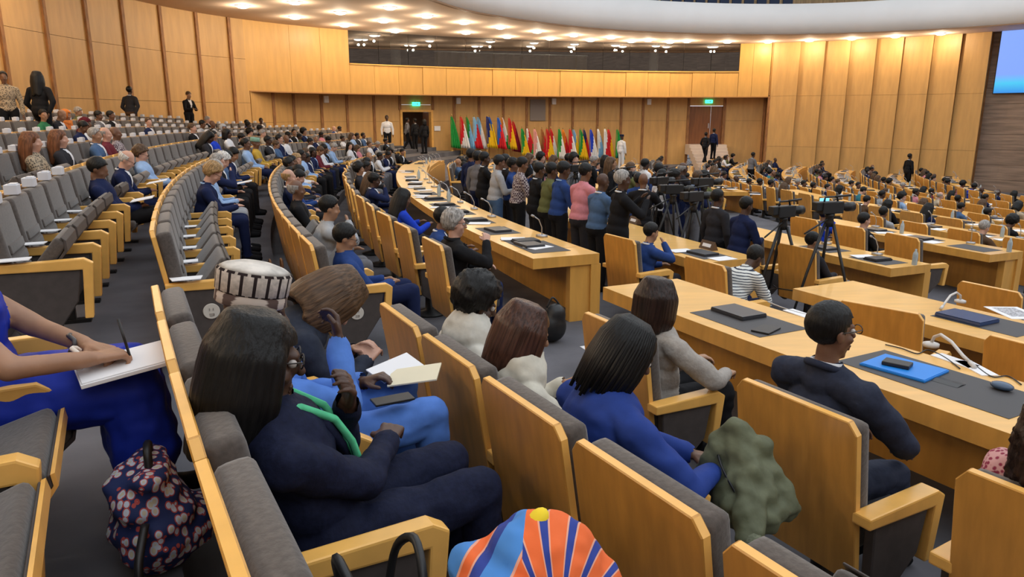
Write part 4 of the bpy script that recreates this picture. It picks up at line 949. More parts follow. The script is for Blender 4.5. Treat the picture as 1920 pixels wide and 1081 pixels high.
r, b, hM = fg('person in a bright blue and orange printed headwrap', 'R0', 210.2, dict(lean=37, roll=-27, hp=50, hip=(0, .05, .40), torso=.33, wl=(-.1, .42, .66), wr=(.1, .42, .66)), 31, head=(1000,1140), skin='dark', hair=None, top='navy', bottom='black')
wb_ = Body(); wb_.ell('w', (0, -.03, .06), (.125, .145, .125)); wb_.ell('w', (.03, .03, .10), (.085, .08, .075)); wb_.cap('w', (-.07, -.12, -.02), (.07, -.13, -.02), .055, .055)
v, nn, f = wb_.mesh_parts(.009, 3); v = wrinkle(v, nn, .010, 14, 3)
me = sub_mesh('headwrap', v, f, [not (c[1] > .07 and c[2] < .05) for c in (v[list(q)].mean(0) for q in f)], wrapm); o = inst('headwrap', me, r); o.matrix_local = hM
ax = V(.62, -.50, .60).normalized(); rt = V(.53, .85, 0); rt = (rt - ax * rt.dot(ax)).normalized(); upv = ax.cross(rt); at_ = me.attributes.new('print_uv', 'FLOAT_VECTOR', 'POINT'); Hn = hM.to_3x3().normalized()
for i, vv in enumerate(me.vertices): g_ = Hn @ (vv.co - V(0, -.02, .06)); at_.data[i].vector = (g_.dot(rt), g_.dot(upv), 0)
o = MB().ell((0, 0, 0), (.022, .016, .03), None, 12, 8).build('yellow_bow', mat('yellow_cloth', (.85, .62, .02), .8), r, True); o.matrix_local = hM @ Matrix.Translation(V(0, -.02, .06) + Hn.transposed() @ (upv * .10 + ax * .085 + rt * -.015))
# ================================================================== ROWS FURTHER AWAY
rnd = random.Random(11)
def nth(i): i += 1; return '%d%s' % (i, 'th' if 10 <= i % 100 <= 20 else {1: 'st', 2: 'nd', 3: 'rd'}.get(i % 10, 'th'))
SPOT = {}
def seat_index(row, u, v=None, zoff=1.10):
    # the seat of a far block row whose sitter's head is seen nearest column u
    best = None; last = 1e9
    for i, ph in enumerate(SEATS[row]):
        rho, z = ROWS[row]; q = proj(ring(rho - .25, ph, z + far_drop(ph) + zoff))
        e = abs(q[0] - u) if v is None else abs(q[1] - v)
        if v is None and row in ('R0', 'R1') and q[0] > last + .5 and best and last < 700: break
        last = q[0]
        if (row, i) in OCC: continue
        if best is None or e < best[0]: best = (e, i)
    return best[1]
SEATED = {}
def mid(row, u, label, v=None, **k):
    k.setdefault('scale', .93); i = seat_index(row, u, v); OCC.add((row, i)); SEATED[(row, i)] = (label, k)
# third and fourth folding rows
mid('L1', 165, label='person in a navy suit and white shirt with dark wavy hair, papers on lap', pose_name='slouch', skin='brown', hair='short', top='navy', bottom='black')
mid('L1', 212, label='bald person with glasses and white beard in a navy suit reading', scale=.88, pose_name='read', skin='pale', hair='fringe', hairm='white', top='navy', bottom='navy', glasses=True)
mid('L1', 262, label='person in a light blue striped shirt with dark brown hair', pose_name='slouch', skin='pale', hair='wavy', hairm='brown', top='lightblue', bottom='navy', topname='shirt', glasses=True)
mid('L2', 68, 'person with long auburn hair in a brown patterned top', pose_name='upright', skin='pale', hair='long', hairm='auburn', top='pattern', topname='blouse')
mid('L2', 104, 'person with long auburn hair in a black and green top', pose_name='upright', skin='pale', hair='long', hairm='auburn', top='charcoal', topname='blouse')
mid('L2', 172, 'grey-haired person in a denim blue jacket between seated neighbours', pose_name='upright', skin='tan', hair='short', hairm='grey', top='denim')
mid('L2', 196, 'bald pink-faced person in a maroon jacket', pose_name='upright', skin='pale', hair='fringe', hairm='grey', top='maroon')
mid('L2', 220, 'bald dark-skinned person in a maroon checked jacket', pose_name='upright', skin='brown', hair=None, top='plaid')
mid('L2', 357, 'short-haired person in a black jacket seated alone past empty seats', pose_name='upright', skin='pale', hair='short', hairm='brown', top='black')
mid('L2', 418, 'person in a pale grey headscarf and light blue tunic', pose_name='side', skin='tan', hair='hijab', hairm='lightgrey', top='lightblue', bottom='navy', topname='tunic')
mid('L3', 148, 'person in a maroon headscarf and white top', pose_name='upright', skin='brown', hair='hijab', hairm='maroon', top='white', topname='blouse')
mid('L3', 265, 'person in a dark navy shirt looking aside', pose_name='side', skin='pale', hair='short', hairm='brown', top='navy', topname='shirt')
mid('L3', 362, 'person in a light grey shirt, dark cropped hair, hindmost rows', pose_name='desk', skin='brown', hair='crop', top='lightgrey', topname='shirt')
mid('L3', 396, 'bald brown-skinned person in a black jacket, fifth seat row', pose_name='upright', skin='brown', hair=None, top='black')
mid('L4', 82, 'person in a green shirt looking aside, sixth seat row', pose_name='side', skin='tan', hair='short', top='green', topname='shirt')
mid('L4', 112, 'person in an orange headscarf and peach top', pose_name='upright', skin='tan', hair='hijab', hairm='orange', top='orange', topname='blouse')
mid('L4', 178, 'person in a grey jacket with short black hair leaning back', pose_name='back', skin='brown', hair='short', top='grey')
mid('L4', 202, 'person in a black jacket beside the grey jacket, sixth seat row', pose_name='upright', skin='brown', hair='short', top='black')
mid('L5', 62, 'person with grey cropped hair in the hindmost seat row', pose_name='upright', skin='tan', hair='crop', hairm='grey', top='grey')
# second folding row, far block
mid('R0', 398, v=318, label='person in a navy jacket with short fair hair and glasses reading papers', pose_name='read', skin='pale', hair='wavy', hairm='blond', top='navy', bottom='navy', glasses=True)
mid('R0', 424, v=311, label='person in a pale blue shirt beside the navy jacket', pose_name='read', skin='pale', hair='short', hairm='grey', top='lightblue', bottom='lightgrey', topname='shirt')
mid('R0', 446, v=304, label='person in a black suit with a hand over the face', pose_name='chin', skin='pale', hair='short', hairm='grey', top='navy')
mid('R0', 470, v=297, label='white-haired person in a dark suit looking down', pose_name='read', skin='pale', hair='wavy', hairm='white', top='black')
mid('R0', 495, v=284, label='dark-haired person in a navy jacket near the white hair', pose_name='read', skin='tan', hair='short', top='navy')
mid('R0', 530, v=268, label='person in a pale green cap and mustard top', pose_name='upright', skin='brown', hair='kufi', hairm='green', top='mustard', topname='tunic')
# first folding row, far block
mid('R1', 655, v=452, label='balding person with glasses in a blue suit typing on a phone', pose_name='slouch', skin='tan', hair='short', top='blue', bottom='navy', glasses=True, topname='suit_jacket')
mid('R1', 592, v=385, label='dark-haired person in a grey-green jacket, hand at the mouth', pose_name='chin', skin='tan', hair='short', top='lightgrey', bottom='grey')
mid('R1', 548, v=356, label='bald brown-skinned person in a black jacket beside the grey-green jacket', pose_name='upright', skin='brown', hair='fringe', hairm='grey', top='black')
mid('R1', 553, v=332, label='bald pale-skinned person in a navy suit', pose_name='upright', skin='pale', hair='fringe', hairm='blond', top='navy')
mid('R1', 566, v=318, label='dark-haired person in a charcoal jacket, first folding row', pose_name='read', skin='tan', hair='short', top='charcoal')
mid('R1', 520, v=300, label='fair-haired person in a white blouse with a pink scarf', pose_name='side', skin='pale', hair='bob', hairm='blond', top='white', topname='blouse')
TOPS = ['navy', 'black', 'charcoal', 'navy', 'grey', 'blue', 'white', 'lightblue', 'black', 'navy', 'brown', 'black', 'navy', 'royal', 'charcoal', 'lightgrey', 'black', 'navy', 'white', 'lightblue', 'teal', 'maroon', 'pink', 'beige', 'olive', 'denim', 'black', 'navy']
HK = [('short', 'black'), ('crop', 'black'), ('crop', 'black'), ('afro', 'black'), ('bob', 'black'), ('long', 'black'), ('short', 'brown'), ('fringe', 'grey'), ('bun', 'black'), ('short', 'black'), ('crop', 'black'), ('short', 'grey'), ('long', 'brown'), (None, 'black'), ('bun', 'black'), ('crop', 'black')]
HN = dict(bun='pulled-back %s hair', short='short %s hair', crop='cropped %s hair', afro='curled %s hair', bob='bobbed %s hair', long='long %s hair', fringe='thin %s hair', hijab='%s headscarf', kufi='%s cap', wavy='wavy %s hair', cap='%s cap')
CN = dict(navy='navy', lightblue='light blue', lightgrey='light grey', royal='royal blue', cream='cream', navycap='navy')
def generic(row_text, pos, rz, poses, r_=rnd, tops=TOPS, sc=None):
    t = r_.choice(tops); hk, hm = r_.choice(HK); sk = r_.choice(['dark', 'dark', 'brown', 'brown', 'tan', 'pale']); p = r_.choice(poses)
    if hk in ('short', 'long') and hm in ('brown', 'grey') : sk = r_.choice(['tan', 'pale'])
    hn = (HN[hk] % CN.get(hm, hm)) if hk else 'shaved head'
    garment = 'shirt' if t in ('white', 'lightblue', 'pink', 'red', 'mustard', 'green') else 'jacket'
    lab = 'person in a %s %s with %s %s' % (CN.get(t, t), garment, hn, row_text)
    return person(lab, pos, rz, p, skin=sk, hair=hk, hairm=hm, top=t, bottom=r_.choice(['black', 'navy', 'charcoal', 'grey']), scale=sc or r_.uniform(.90, .96), group=lab, topname=garment, glasses=r_.random() < .2)
DENS = dict(R1=.62, R0=.5, L1=.16, L2=.14, L3=.14, L4=.16, L5=.06)
GAP = {('L1', 265, 360), ('L2', 225, 345), ('L3', 160, 255), ('L1', 0, 140), ('R0', 290, 385), ('L2', 0, 55), ('L3', 0, 130), ('L4', 0, 60), ('L5', 0, 50), ('R1', 615, 640), ('L1', 140, 350), ('L2', 120, 160)}
ROWTXT = dict(R1='in the first folding row', R0='in the second folding row', L1='in the third folding row', L2='in the fourth folding row', L3='in the fifth folding row', L4='in the sixth folding row', L5='in the hindmost folding row')
leaf = MB(); leaf.prism([(-.055, -.10), (.055, -.085), (.06, .09), (-.05, .11)], 0, .006, 'z'); ME_leaf = leaf.mesh('leaflet', M_paper)
cupm = MB(); cupm.box((0, 0, .035), (.13, .085, .07)); cupm.box((0, .01, .074), (.10, .05, .01)); ME_pod = cupm.mesh('headset_box', mat('pale_grey_plastic', (.66, .68, .74), .5), bevel=.018, seg=2)
for row in ('R1', 'R0', 'L1', 'L2', 'L3', 'L4', 'L5'):
    rho, z = ROWS[row]; n_ = len(SEATS[row])
    for i, ph in enumerate(SEATS[row]):
        zz = z + far_drop(ph); hp_ = proj(ring(rho - .25, ph, zz + 1.18))
        if not in_view(ring(rho, ph, zz + .9)): continue
        key = (row, i); near = hp_[2] < 9
        if key not in SEATED and not (row == 'R0' and i < 6) and not (row == 'R1' and i < 9) and not any(g[0] == row and g[1] <= hp_[0] <= g[2] for g in GAP) and rnd.random() < DENS[row]: SEATED[key] = None
        occ = key in SEATED
        lab = '%s grey folding seat, %s from the aisle in the %s' % ('occupied' if occ else 'empty', nth(i), ORD[row])
        if i == 0: lab = 'aisle-end seat with round badge, %s' % ORD[row]
        theatre_seat(row, ph, lab, 'folding seats of the ' + ORD[row] + (' occupied' if occ else ' empty'), occ, far_arm=i == n_ - 1, end=1 if i == 0 else None, feet=near, small=not near)
        if occ:
            pp = ppos(row, ph, .29)
            if SEATED[key]: lab, k = SEATED[key]; person(lab, pp, face_in(ph), **k)
            else: generic(ROWTXT[row], pp, face_in(ph), ['upright', 'slouch', 'back', 'slouch', 'read', 'side'])
        elif rnd.random() < (.85 if row in ('R0', 'L1') else .45):
            a = face_in(ph); q = ring(rho, ph, zz) + V(.322 * math.cos(a) - .16 * math.sin(a), .322 * math.sin(a) + .16 * math.cos(a), .666)
            tag(inst('leaflet', ME_leaf, None, q, a + rnd.uniform(-.2, .2)), 'white leaflet on the armrest of the %s seat from the aisle, %s' % (nth(i), ORD[row]), 'leaflet', 'leaflets on armrests, ' + ORD[row])
        if row in ('L2', 'L3', 'L4', 'L1', 'L5') and (row != 'L1' or i < 6):
            q = ring(rho + .02, ph, zz + 1.0); tag(inst('headset_box', ME_pod, None, ring(rho - .055, ph, zz + .975 + .012), face_in(ph)), 'pale headset box on the %s seat back from the aisle, %s' % (nth(i), ORD[row]), 'headset', 'headset boxes on the backs of the ' + ORD[row])
# ================================================================== DESK ROWS
DORD = dict(R2='first', R3='second', R4='third', R5='fourth', R6='fifth', R7='sixth', R8='seventh', R9='eighth', R10='ninth', R11='tenth')
pm = MB(); pm.prism([(-.105, -.148), (.105, -.148), (.105, .148), (-.105, .148)], 0, .004, 'z'); ME_sheet = pm.mesh('paper_sheet', M_paper)
lp = MB(); lp.box((0, 0, .011), (.34, .24, .022)); lp.box((0, 0, .026), (.335, .235, .006)); ME_lap = lp.mesh('closed_laptop', mat('graphite_lid', (.030, .032, .040), .35), bevel=.006, seg=2)
mk = MB(); mk.box((0, 0, .015), (.12, .09, .03)); mk.tube([(0, 0, .03), (0, .0, .12), (0, .05, .22), (0, .13, .27)], .007, 6); mk.tube([(0, .13, .27), (0, .17, .285)], .013, 8); ME_mic = mk.mesh('desk_microphone', mat('silver_grey', (.45, .45, .47), .35, metal=.6), True)
bt = MB(); bt.lathe([(.032, 0), (.034, .01), (.034, .13), (.030, .16), (.014, .19), (.014, .215), (.001, .216)], 12); ME_bot = bt.mesh('water_bottle', mat('clear_plastic', (.55, .68, .78), .15, trans=.5), True)
mt = MB(); mt.box((0, 0, .0015), (.62, .42, .003)); ME_deskmat = mt.mesh('desk_inlay', M_mat)
npm = MB(); npm.prism([(-.05, 0), (.05, 0), (.0, .11)], -.14, .14, 'x', 0); ME_plate = npm.mesh('name_plate', mat('dark_wood_plate', (.10, .055, .03), .5))
bkm = MB(); bkm.box((0, 0, .012), (.22, .30, .024)); bkm.box((.0, 0, .03), (.20, .28, .012)); ME_book = bkm.mesh('document_folder', mat('black_folder', (.015, .016, .02), .5), bevel=.004)
def on_desk(row, ph, fr): r1, r0 = DESK[row]; return ring(r1 + (r0 - r1) * fr, ph, ROWS[row][1] + far_drop(ph) + .75)
CROWD = dict(R4=(186, 200.4), R5=(186, 199), R6=(187, 196.5))
def delegate_row(row, start, stop, near_end, label_extra, skip=(), dens=.62, clutter=.9, pitch=1.0, firstfree=0, unit=4, noseat=()):
    rho, z = ROWS[row]; dp = math.degrees(pitch / rho); o_ = DORD[row]; aisle = row in ('R2', 'R3', 'R4', 'R5')
    def L(t, i): return ('%s at the %s place from the aisle, %s desk row' % (t, nth(i), o_)) if aisle else '%s on the %s desk row' % (t, o_)
    ph = start - dp * .5; k = 0; seats = []
    while ph > stop:
        q = ring(rho, ph)
        ok = inside(q.x, q.y, 1.7)
        if ok and in_view(ring(rho, ph, z + .9), 90): seats.append(ph)
        elif seats and not ok: break
        ph -= dp
    # desks in units
    i = 0
    while i < len(seats):
        j = min(i + unit, len(seats)); a = seats[i] + dp * .5; b = seats[j - 1] - dp * .5
        mid_ = (a + b) / 2
        if not any(s0 < mid_ < s1 for s0, s1 in skip):
            desk(row, a, b + .01, ('curved maple desk section, %s from the aisle, %s desk row' % (nth(i // unit), o_) if aisle else 'curved maple desk of the %s desk row %s' % (o_, label_extra)), 'desks of the %s desk row %s' % (o_, label_extra), enda=(i == 0 and near_end), endb=False)
        i = j
    for i, ph in enumerate(seats):
        if any(s0 < ph < s1 for s0, s1 in skip): continue
        if i < firstfree or any(s0 < ph < s1 for s0, s1 in noseat): continue
        occ = rnd.random() < dens
        delegate_chair(row, ph, L(('occupied' if occ else 'empty') + ' wood-backed delegate chair', i).replace(' on the ', ' in the '), 'delegate chairs of the %s desk row %s' % (o_, label_extra), rot=rnd.uniform(-6, 6), arms=True)
        if occ: generic('at the %s desk row' % o_, ppos(row, ph, .32), face_in(ph) + R(rnd.uniform(-15, 15)), ['desk', 'desk', 'read', 'upright', 'back', 'side', 'chin'])
        t = rnd.random()
        far = proj(ring(rho, ph, z))[2] > 14
        p = on_desk(row, ph, .42); a = face_in(ph)
        if not far: tag(inst('desk_inlay', ME_deskmat, None, p, a), L('dark writing inlay', i), 'inlay', 'writing inlays of the %s desk row' % o_); p.z += .003
        if t < clutter:
            x = rnd.random()
            if x < .45: tag(inst('closed_laptop', ME_lap, None, p, a + rnd.uniform(-.15, .15)), L('closed dark laptop', i), 'laptop', 'laptops of the %s desk row' % o_)
            else: tag(inst('document_folder', ME_book, None, p, a + rnd.uniform(-.3, .3)), L('black document folder', i), 'folder', 'folders of the %s desk row' % o_)
            for _ in range(2):
              if rnd.random() < .8: tag(inst('paper_sheet', ME_sheet, None, on_desk(row, ph + dp * (.33 - .62 * _) + dp * .1 * (rnd.random() - .5), .22 + .3 * rnd.random()) + V(0, 0, .004 + .005 * _), a + rnd.uniform(-.6, .6)), L(('white paper', 'white paper sheet')[_], i), 'paper', 'papers of the %s desk row' % o_)
        if rnd.random() < .55: tag(inst('desk_microphone', ME_mic, None, on_desk(row, ph - dp * .3, .84), a + PI + rnd.uniform(-.5, .5)), L('gooseneck microphone', i), 'microphone', 'microphones of the %s desk row' % o_)
        if rnd.random() < .35: tag(inst('water_bottle', ME_bot, None, on_desk(row, ph + dp * .45, .65), 0), L('clear water bottle', i), 'bottle', 'bottles of the %s desk row' % o_)
    return seats
# ---- first desk row: near block built by hand, far block
desk('R2', 213.0, 205.0, 'long maple desk in front of the dark grey suit and the taupe jacket', None, False, True)
desk('R3', 212.0, 205.0, 'long maple desk with the blue-lidded laptop', None, False, True)
R2F = delegate_row('R2', 202.6, 176, False, 'past the aisle', dens=.72)
desk('R2', 203.2, 202.61, 'short maple desk end beside the grey-haired person', None, True)
R3F = delegate_row('R3', 203.1, 172, True, 'past the aisle', dens=.5, skip=((186.5, 193.5),), noseat=((193.4, 201.2),))
for ph, rot in ((207.15, 16), ): delegate_chair('R3', ph, 'wood-backed delegate chair turned aside at the desk with the blue-lidded laptop', 'delegate chairs', rot=rot)
delegate_chair('R3', 208.6, 'wood-backed delegate chair pushed in at the desk with the blue-lidded laptop', 'delegate chairs')
delegate_chair('R4', 206.3, 'wood-backed delegate chair past the white printed sheet', 'delegate chairs')
R4F = delegate_row('R4', 203.5, 168, False, 'past the tripods', skip=(CROWD['R4'],), firstfree=0, dens=.35)
R5F = delegate_row('R5', 203.0, 166, True, 'past the tripods', skip=(CROWD['R5'],), dens=.72)
R6F = delegate_row('R6', 206.5, 163, False, 'of the middle floor', skip=(CROWD['R6'],), dens=.75)
for r_, st_ in (('R7', 206.5), ('R8', 206.5), ('R9', 206.5), ('R10', 206.5), ('R11', 206.5)):
    delegate_row(r_, st_, 140, False, 'of the middle floor', dens=.82, clutter=.85)
# ================================================================== STANDING PEOPLE
TRIP = [((u - 960) / FPX / (CP + .1 * SP) * d, d) for u, d in [(1468, 9.5), (1556, 9.1), (1300, 11.1), (1262, 11.9), (1238, 12.8), (1320, 12.6), (1170, 14.2), (1080, 16.0)]]
def stand_at(u, v, h=1.74, dmin=13.):
    # the place on the floor where someone h tall is seen in column u with the top of the head at v
    best = None
    for d in np.arange(dmin, 46, .05):
        r = ray(u, v); x = r.x / r.y * d
        if not inside(x, d, .35): continue
        rr, ph = rho_phi(x, d); z = floor_z(rr, ph); e = abs(proj((x, d, z + h))[1] - v)
        if best is None or e < best[0]: best = (e, x, d, z, ph)
    return V(best[1], best[2], best[3]), best[4]
STOOD = []
def standing(u, v, label, pose_name='stand', turn=0, d=None, z=None, h=1.74, **k):
    r = ray(u, v)
    if z is None:
        def bad(dd):
            x = r.x / r.y * dd; rr = rho_phi(x, dd)[0]
            return any(r0 - .22 < rr < r1 + .22 for r1, r0 in DESK.values()) or any(math.hypot(x - q.x, dd - q.y) < .55 for q in STOOD)
        d = next((d + e for k_ in range(40) for e in (.05 * k_, -.05 * k_) if not bad(d + e)), d)
    p = V(r.x / r.y * d, d, 0); STOOD.append(p); rr, ph = rho_phi(p.x, p.y); p.z = floor_z(rr, ph) if z is None else z
    if z is None: h = min(1.92, max(1.58, EYE + r.z / r.y * d - p.z))
    return person(label, p, face_in(ph) + R(turn), pose_name, scale=h / 1.74, **k)
standing(928, 288, 'person with a light grey shirt standing beside the plaid shirt', 'hold', d=13.4, skin='brown', hair='crop', top='lightgrey', bottom='denim', topname='shirt')
standing(905, 283, 'person with a black backpack standing at the far desks', 'film', d=14.6, skin='dark', hair='short', top='black')
standing(971, 292, 'person in a plaid shirt seen from behind', 'hold', d=13.0, skin='brown', hair='crop', top='plaid', bottom='black', topname='shirt')
standing(1003, 302, 'person in a black jacket between the plaid and olive shirts', 'hold', d=12.4, skin='dark', hair='crop', top='black')
standing(1026, 302, 'person in an olive shirt standing among the photographers', 'hold', d=13.2, skin='dark', hair='crop', top='olive', topname='shirt')
standing(1048, 300, 'person in a teal and navy jacket with arms forward', 'hold', d=12.5, skin='dark', hair='short', top='blue')
standing(1090, 303, 'person in a pink shirt standing among the photographers', 'hold', d=12.3, skin='brown', hair='crop', top='pink', bottom='charcoal', topname='shirt', turn=15)
standing(1122, 322, 'bald person in a blue-grey shirt bending beside the pink shirt', 'hold', d=11.4, skin='dark', hair=None, top='denim', topname='shirt', turn=10)
standing(1162, 316, 'broad person in a black jacket filming beside the blue-grey shirt', 'film', d=11.0, skin='dark', hair='crop', hairm='grey', top='black', turn=-10)
standing(1346, 352, 'person in a charcoal jacket beside the tall navy suit', 'stand', d=10.6, skin='dark', hair='crop', top='charcoal', bottom='black', turn=5)
standing(1392, 366, 'tall person in a navy suit looking at a phone by the tripods', 'hold', d=9.9, skin='dark', hair='crop', top='navy', bottom='navy', turn=0, topname='suit_jacket')
crowd = [(883, 280), (895, 285), (944, 283), (958, 287), (988, 285), (1012, 284), (1034, 286), (1064, 288), (1076, 291), (1108, 288), (1136, 290), (1146, 297), (1180, 300), (1196, 318), (1210, 296), (1228, 300), (1242, 312), (1262, 318), (1278, 304), (1302, 322), (1318, 312), (1205, 335), (1232, 330)]
TAKEN = [o.matrix_basis.translation for o in COL.objects if o.name.startswith(('delegate_chair', 'person')) and o.parent is None] + [V(*q, 0) for q in TRIP]
def free_spot(u, v):
    best = None
    for d in np.arange(12.5, 22, .1):
        r = ray(u, v); x = r.x / r.y * d; rr, ph = rho_phi(x, d); z = floor_z(rr, ph)
        e = abs(proj((x, d, z + 1.74))[1] - v); m_ = min((math.hypot(x - t.x, d - t.y) for t in TAKEN)); on = any(r0 - .3 < rr < r1 + .3 for r1, r0 in list(DESK.values())[:2])
        e += 60 * max(0, .62 - m_) + (15 if on else 0)
        if best is None or e < best[0]: best = (e, V(x, d, z), ph)
    TAKEN.append(best[1]); return best[1], best[2]
for i, (u, v) in enumerate(crowd):
    p, ph = free_spot(u, v); generic('standing among the photographers', p, face_in(ph) + R(rnd.uniform(-50, 50)), ['stand', 'film', 'hold', 'film'], sc=rnd.uniform(.97, 1.03), tops=['black', 'navy', 'charcoal', 'black', 'navy', 'grey', 'white', 'blue', 'black', 'olive'])
# round the walls
standing(66, 133, 'person with long black hair walking along the back wall in black', 'walk', skin='brown', hair='long', top='black', bottom='black', turn=80, d=15.9, z=.92)
standing(3, 125, 'person in a patterned shirt standing at the back wall', 'stand', skin='brown', hair='crop', top='pattern', turn=-60, d=16.2, z=.92, topname='shirt')
standing(240, 165, 'person in dark clothes walking past the back wall carrying a bundle', 'walk', skin='dark', hair='short', top='charcoal', bottom='brown', turn=80, d=24.0, z=.92)
standing(350, 175, 'person in a black suit standing by the back wall holding papers', 'hold', skin='tan', hair='short', hairm='brown', top='black', bottom='black', turn=-20, d=27.5, z=.85)
standing(725, 218, 'person in a white shirt standing at the end of the seat rows', 'stand', skin='dark', hair='crop', top='white', bottom='black', turn=-60, d=35.5, z=.0, topname='shirt')
standing(762, 232, 'person in a grey top walking out of the doorway', 'walk', skin='dark', hair='short', top='grey', turn=40, d=39.3, z=-.1)
standing(795, 229, 'person in a black jacket and white scarf in the doorway', 'stand', skin='dark', hair='bob', top='black', turn=150, d=38.2, z=-.2)
standing(778, 236, 'person in black standing in the middle of the doorway', 'stand', skin='dark', hair='crop', top='black', turn=160, d=39.0, z=-.15)
standing(1166, 250, 'person in a white robe standing at the end of the flags', 'stand', skin='dark', hair='kufi', hairm='navycap', top='white', bottom='white', turn=60, d=41.0, topname='robe')
standing(1338, 262, 'person in a dark suit with a light blue shirt on the pale steps', 'stand', skin='dark', hair='crop', top='navy', turn=60, d=42.2, z=-.72)
standing(1322, 268, 'person in black walking down the pale steps', 'walk', skin='dark', hair='crop', top='black', turn=70, d=41.9, z=-.9)
standing(1410, 284, 'person in a grey shirt bending near the panelled wall', 'hold', d=36.0, skin='dark', hair='crop', top='grey', turn=40, topname='shirt')
standing(1707, 283, 'person in a black suit standing guard before the panelled wall', 'stand', skin='dark', hair='crop', top='black', bottom='black', turn=40, d=37.3)
# striped shirt at the desk end
delegate_chair('R3', 204.55, 'wood-backed delegate chair under the striped shirt', 'delegate chairs')
person('person in a white striped shirt bending at the desk end', ppos('R3', 204.55, .30), face_in(204.55) + R(10), 'bent', skin='dark', hair='crop', top='striped', bottom='navy', topname='shirt', scale=.98)
# ================================================================== FLAGS
FL = [(838, 213, 'green'), (853, 213, 'red', 'white'), (866, 214, 'green', 'lightblue'), (875, 214, 'lightblue', 'red'), (889, 214, 'lightblue', 'white'), (900, 213, 'navy', 'mustard'), (910, 214, 'blue', 'mustard'), (921, 215, 'blue', 'red'), (934, 215, 'orange', 'white', 'green'), (945, 216, 'red', 'mustard'), (955, 222, 'red', 'maroon'), (968, 235, 'green', 'mustard'), (979, 235, 'white', 'red', 'green'), (992, 236, 'pink', 'white'), (1006, 236, 'brown', 'red'), (1013, 236, 'red', 'mustard'), (1023, 236, 'red', 'white'), (1037, 236, 'green', 'white'), (1046, 237, 'orange', 'red'), (1056, 237, 'red', 'white'), (1066, 237, 'lightblue', 'mustard'), (1077, 237, 'green', 'mustard'), (1088, 237, 'navy', 'red'), (1098, 237, 'royal', 'white'), (1112, 236, 'white', 'lightblue'), (1122, 236, 'white', 'red'), (1134, 237, 'red', 'mustard'), (1147, 237, 'green', 'teal')]
FM = {n_: cm(n_ + '_flag_cloth', c_, .7, .05, 8, 0) for n_, c_ in dict(green=(.02, .30, .06), red=(.60, .02, .03), white=(.75, .75, .75), lightblue=(.22, .48, .75), navy=(.02, .03, .15), mustard=(.85, .55, .02), blue=(.03, .12, .50), orange=(.80, .25, .03), maroon=(.25, .01, .03), pink=(.75, .35, .33), brown=(.35, .12, .04), royal=(.02, .06, .55), teal=(.03, .22, .16)).items()}
M_pole = mat('brass_pole', (.45, .30, .10), .35, metal=.8)
for i, q in enumerate(FL):
    u, v, cols = q[0], q[1], q[2:]
    t = U(u, 225, REC); p = WC.off(t, REC - .75 - .25 * (i % 2)); z = floor_z(*rho_phi(p.x, p.y)); zt = EYE + (215 - v) / 1404 * p.y; Hh = zt - z
    f_ = thing('flag', '%s flag hanging on its pole before the panelled wall' % ' '.join(CN.get(c, c) for c in cols), 'flag', (p.x, p.y, z), rnd.uniform(-.5, .5), 'row of flags, ' + ' '.join(cols))
    MB().lathe([(.14, 0), (.14, .03), (.02, .06), (.016, Hh - .12), (.016, Hh - .10)], 8).build('pole', M_pole, f_, True)
    MB().lathe([(.012, Hh - .11), (.035, Hh - .07), (.001, Hh)], 8).build('finial', M_pole, f_, True)
    m = MB(); nz_ = 9; na = 15; vv = []; ff = []; mi = []
    for a in range(nz_ + 1):
        s_ = a / nz_; zz = (Hh - .14) - s_ * min(1.65, Hh - .35); w_ = .07 + .40 * s_ ** .8
        for k in range(na):
            x = -.04 + (k / (na - 1)) * w_ * 1.25; vv.append((x - .02, .07 * math.sin(k * 1.9 + i) * (.3 + s_), zz - .10 * s_ * (k / (na - 1))))
    nc = len(cols)
    for a in range(nz_):
        for k in range(na - 1):
            ff.append((a * na + k, a * na + k + 1, (a + 1) * na + k + 1, (a + 1) * na + k)); mi.append(min(nc - 1, int((a / nz_ * .55 + k / (na - 1) * .45) * nc)))
    m.add(vv, ff, mi); o = m.build('cloth', [FM[c] for c in cols], f_, True)
    sm = o.modifiers.new('thickness', 'SOLIDIFY'); sm.thickness = .012
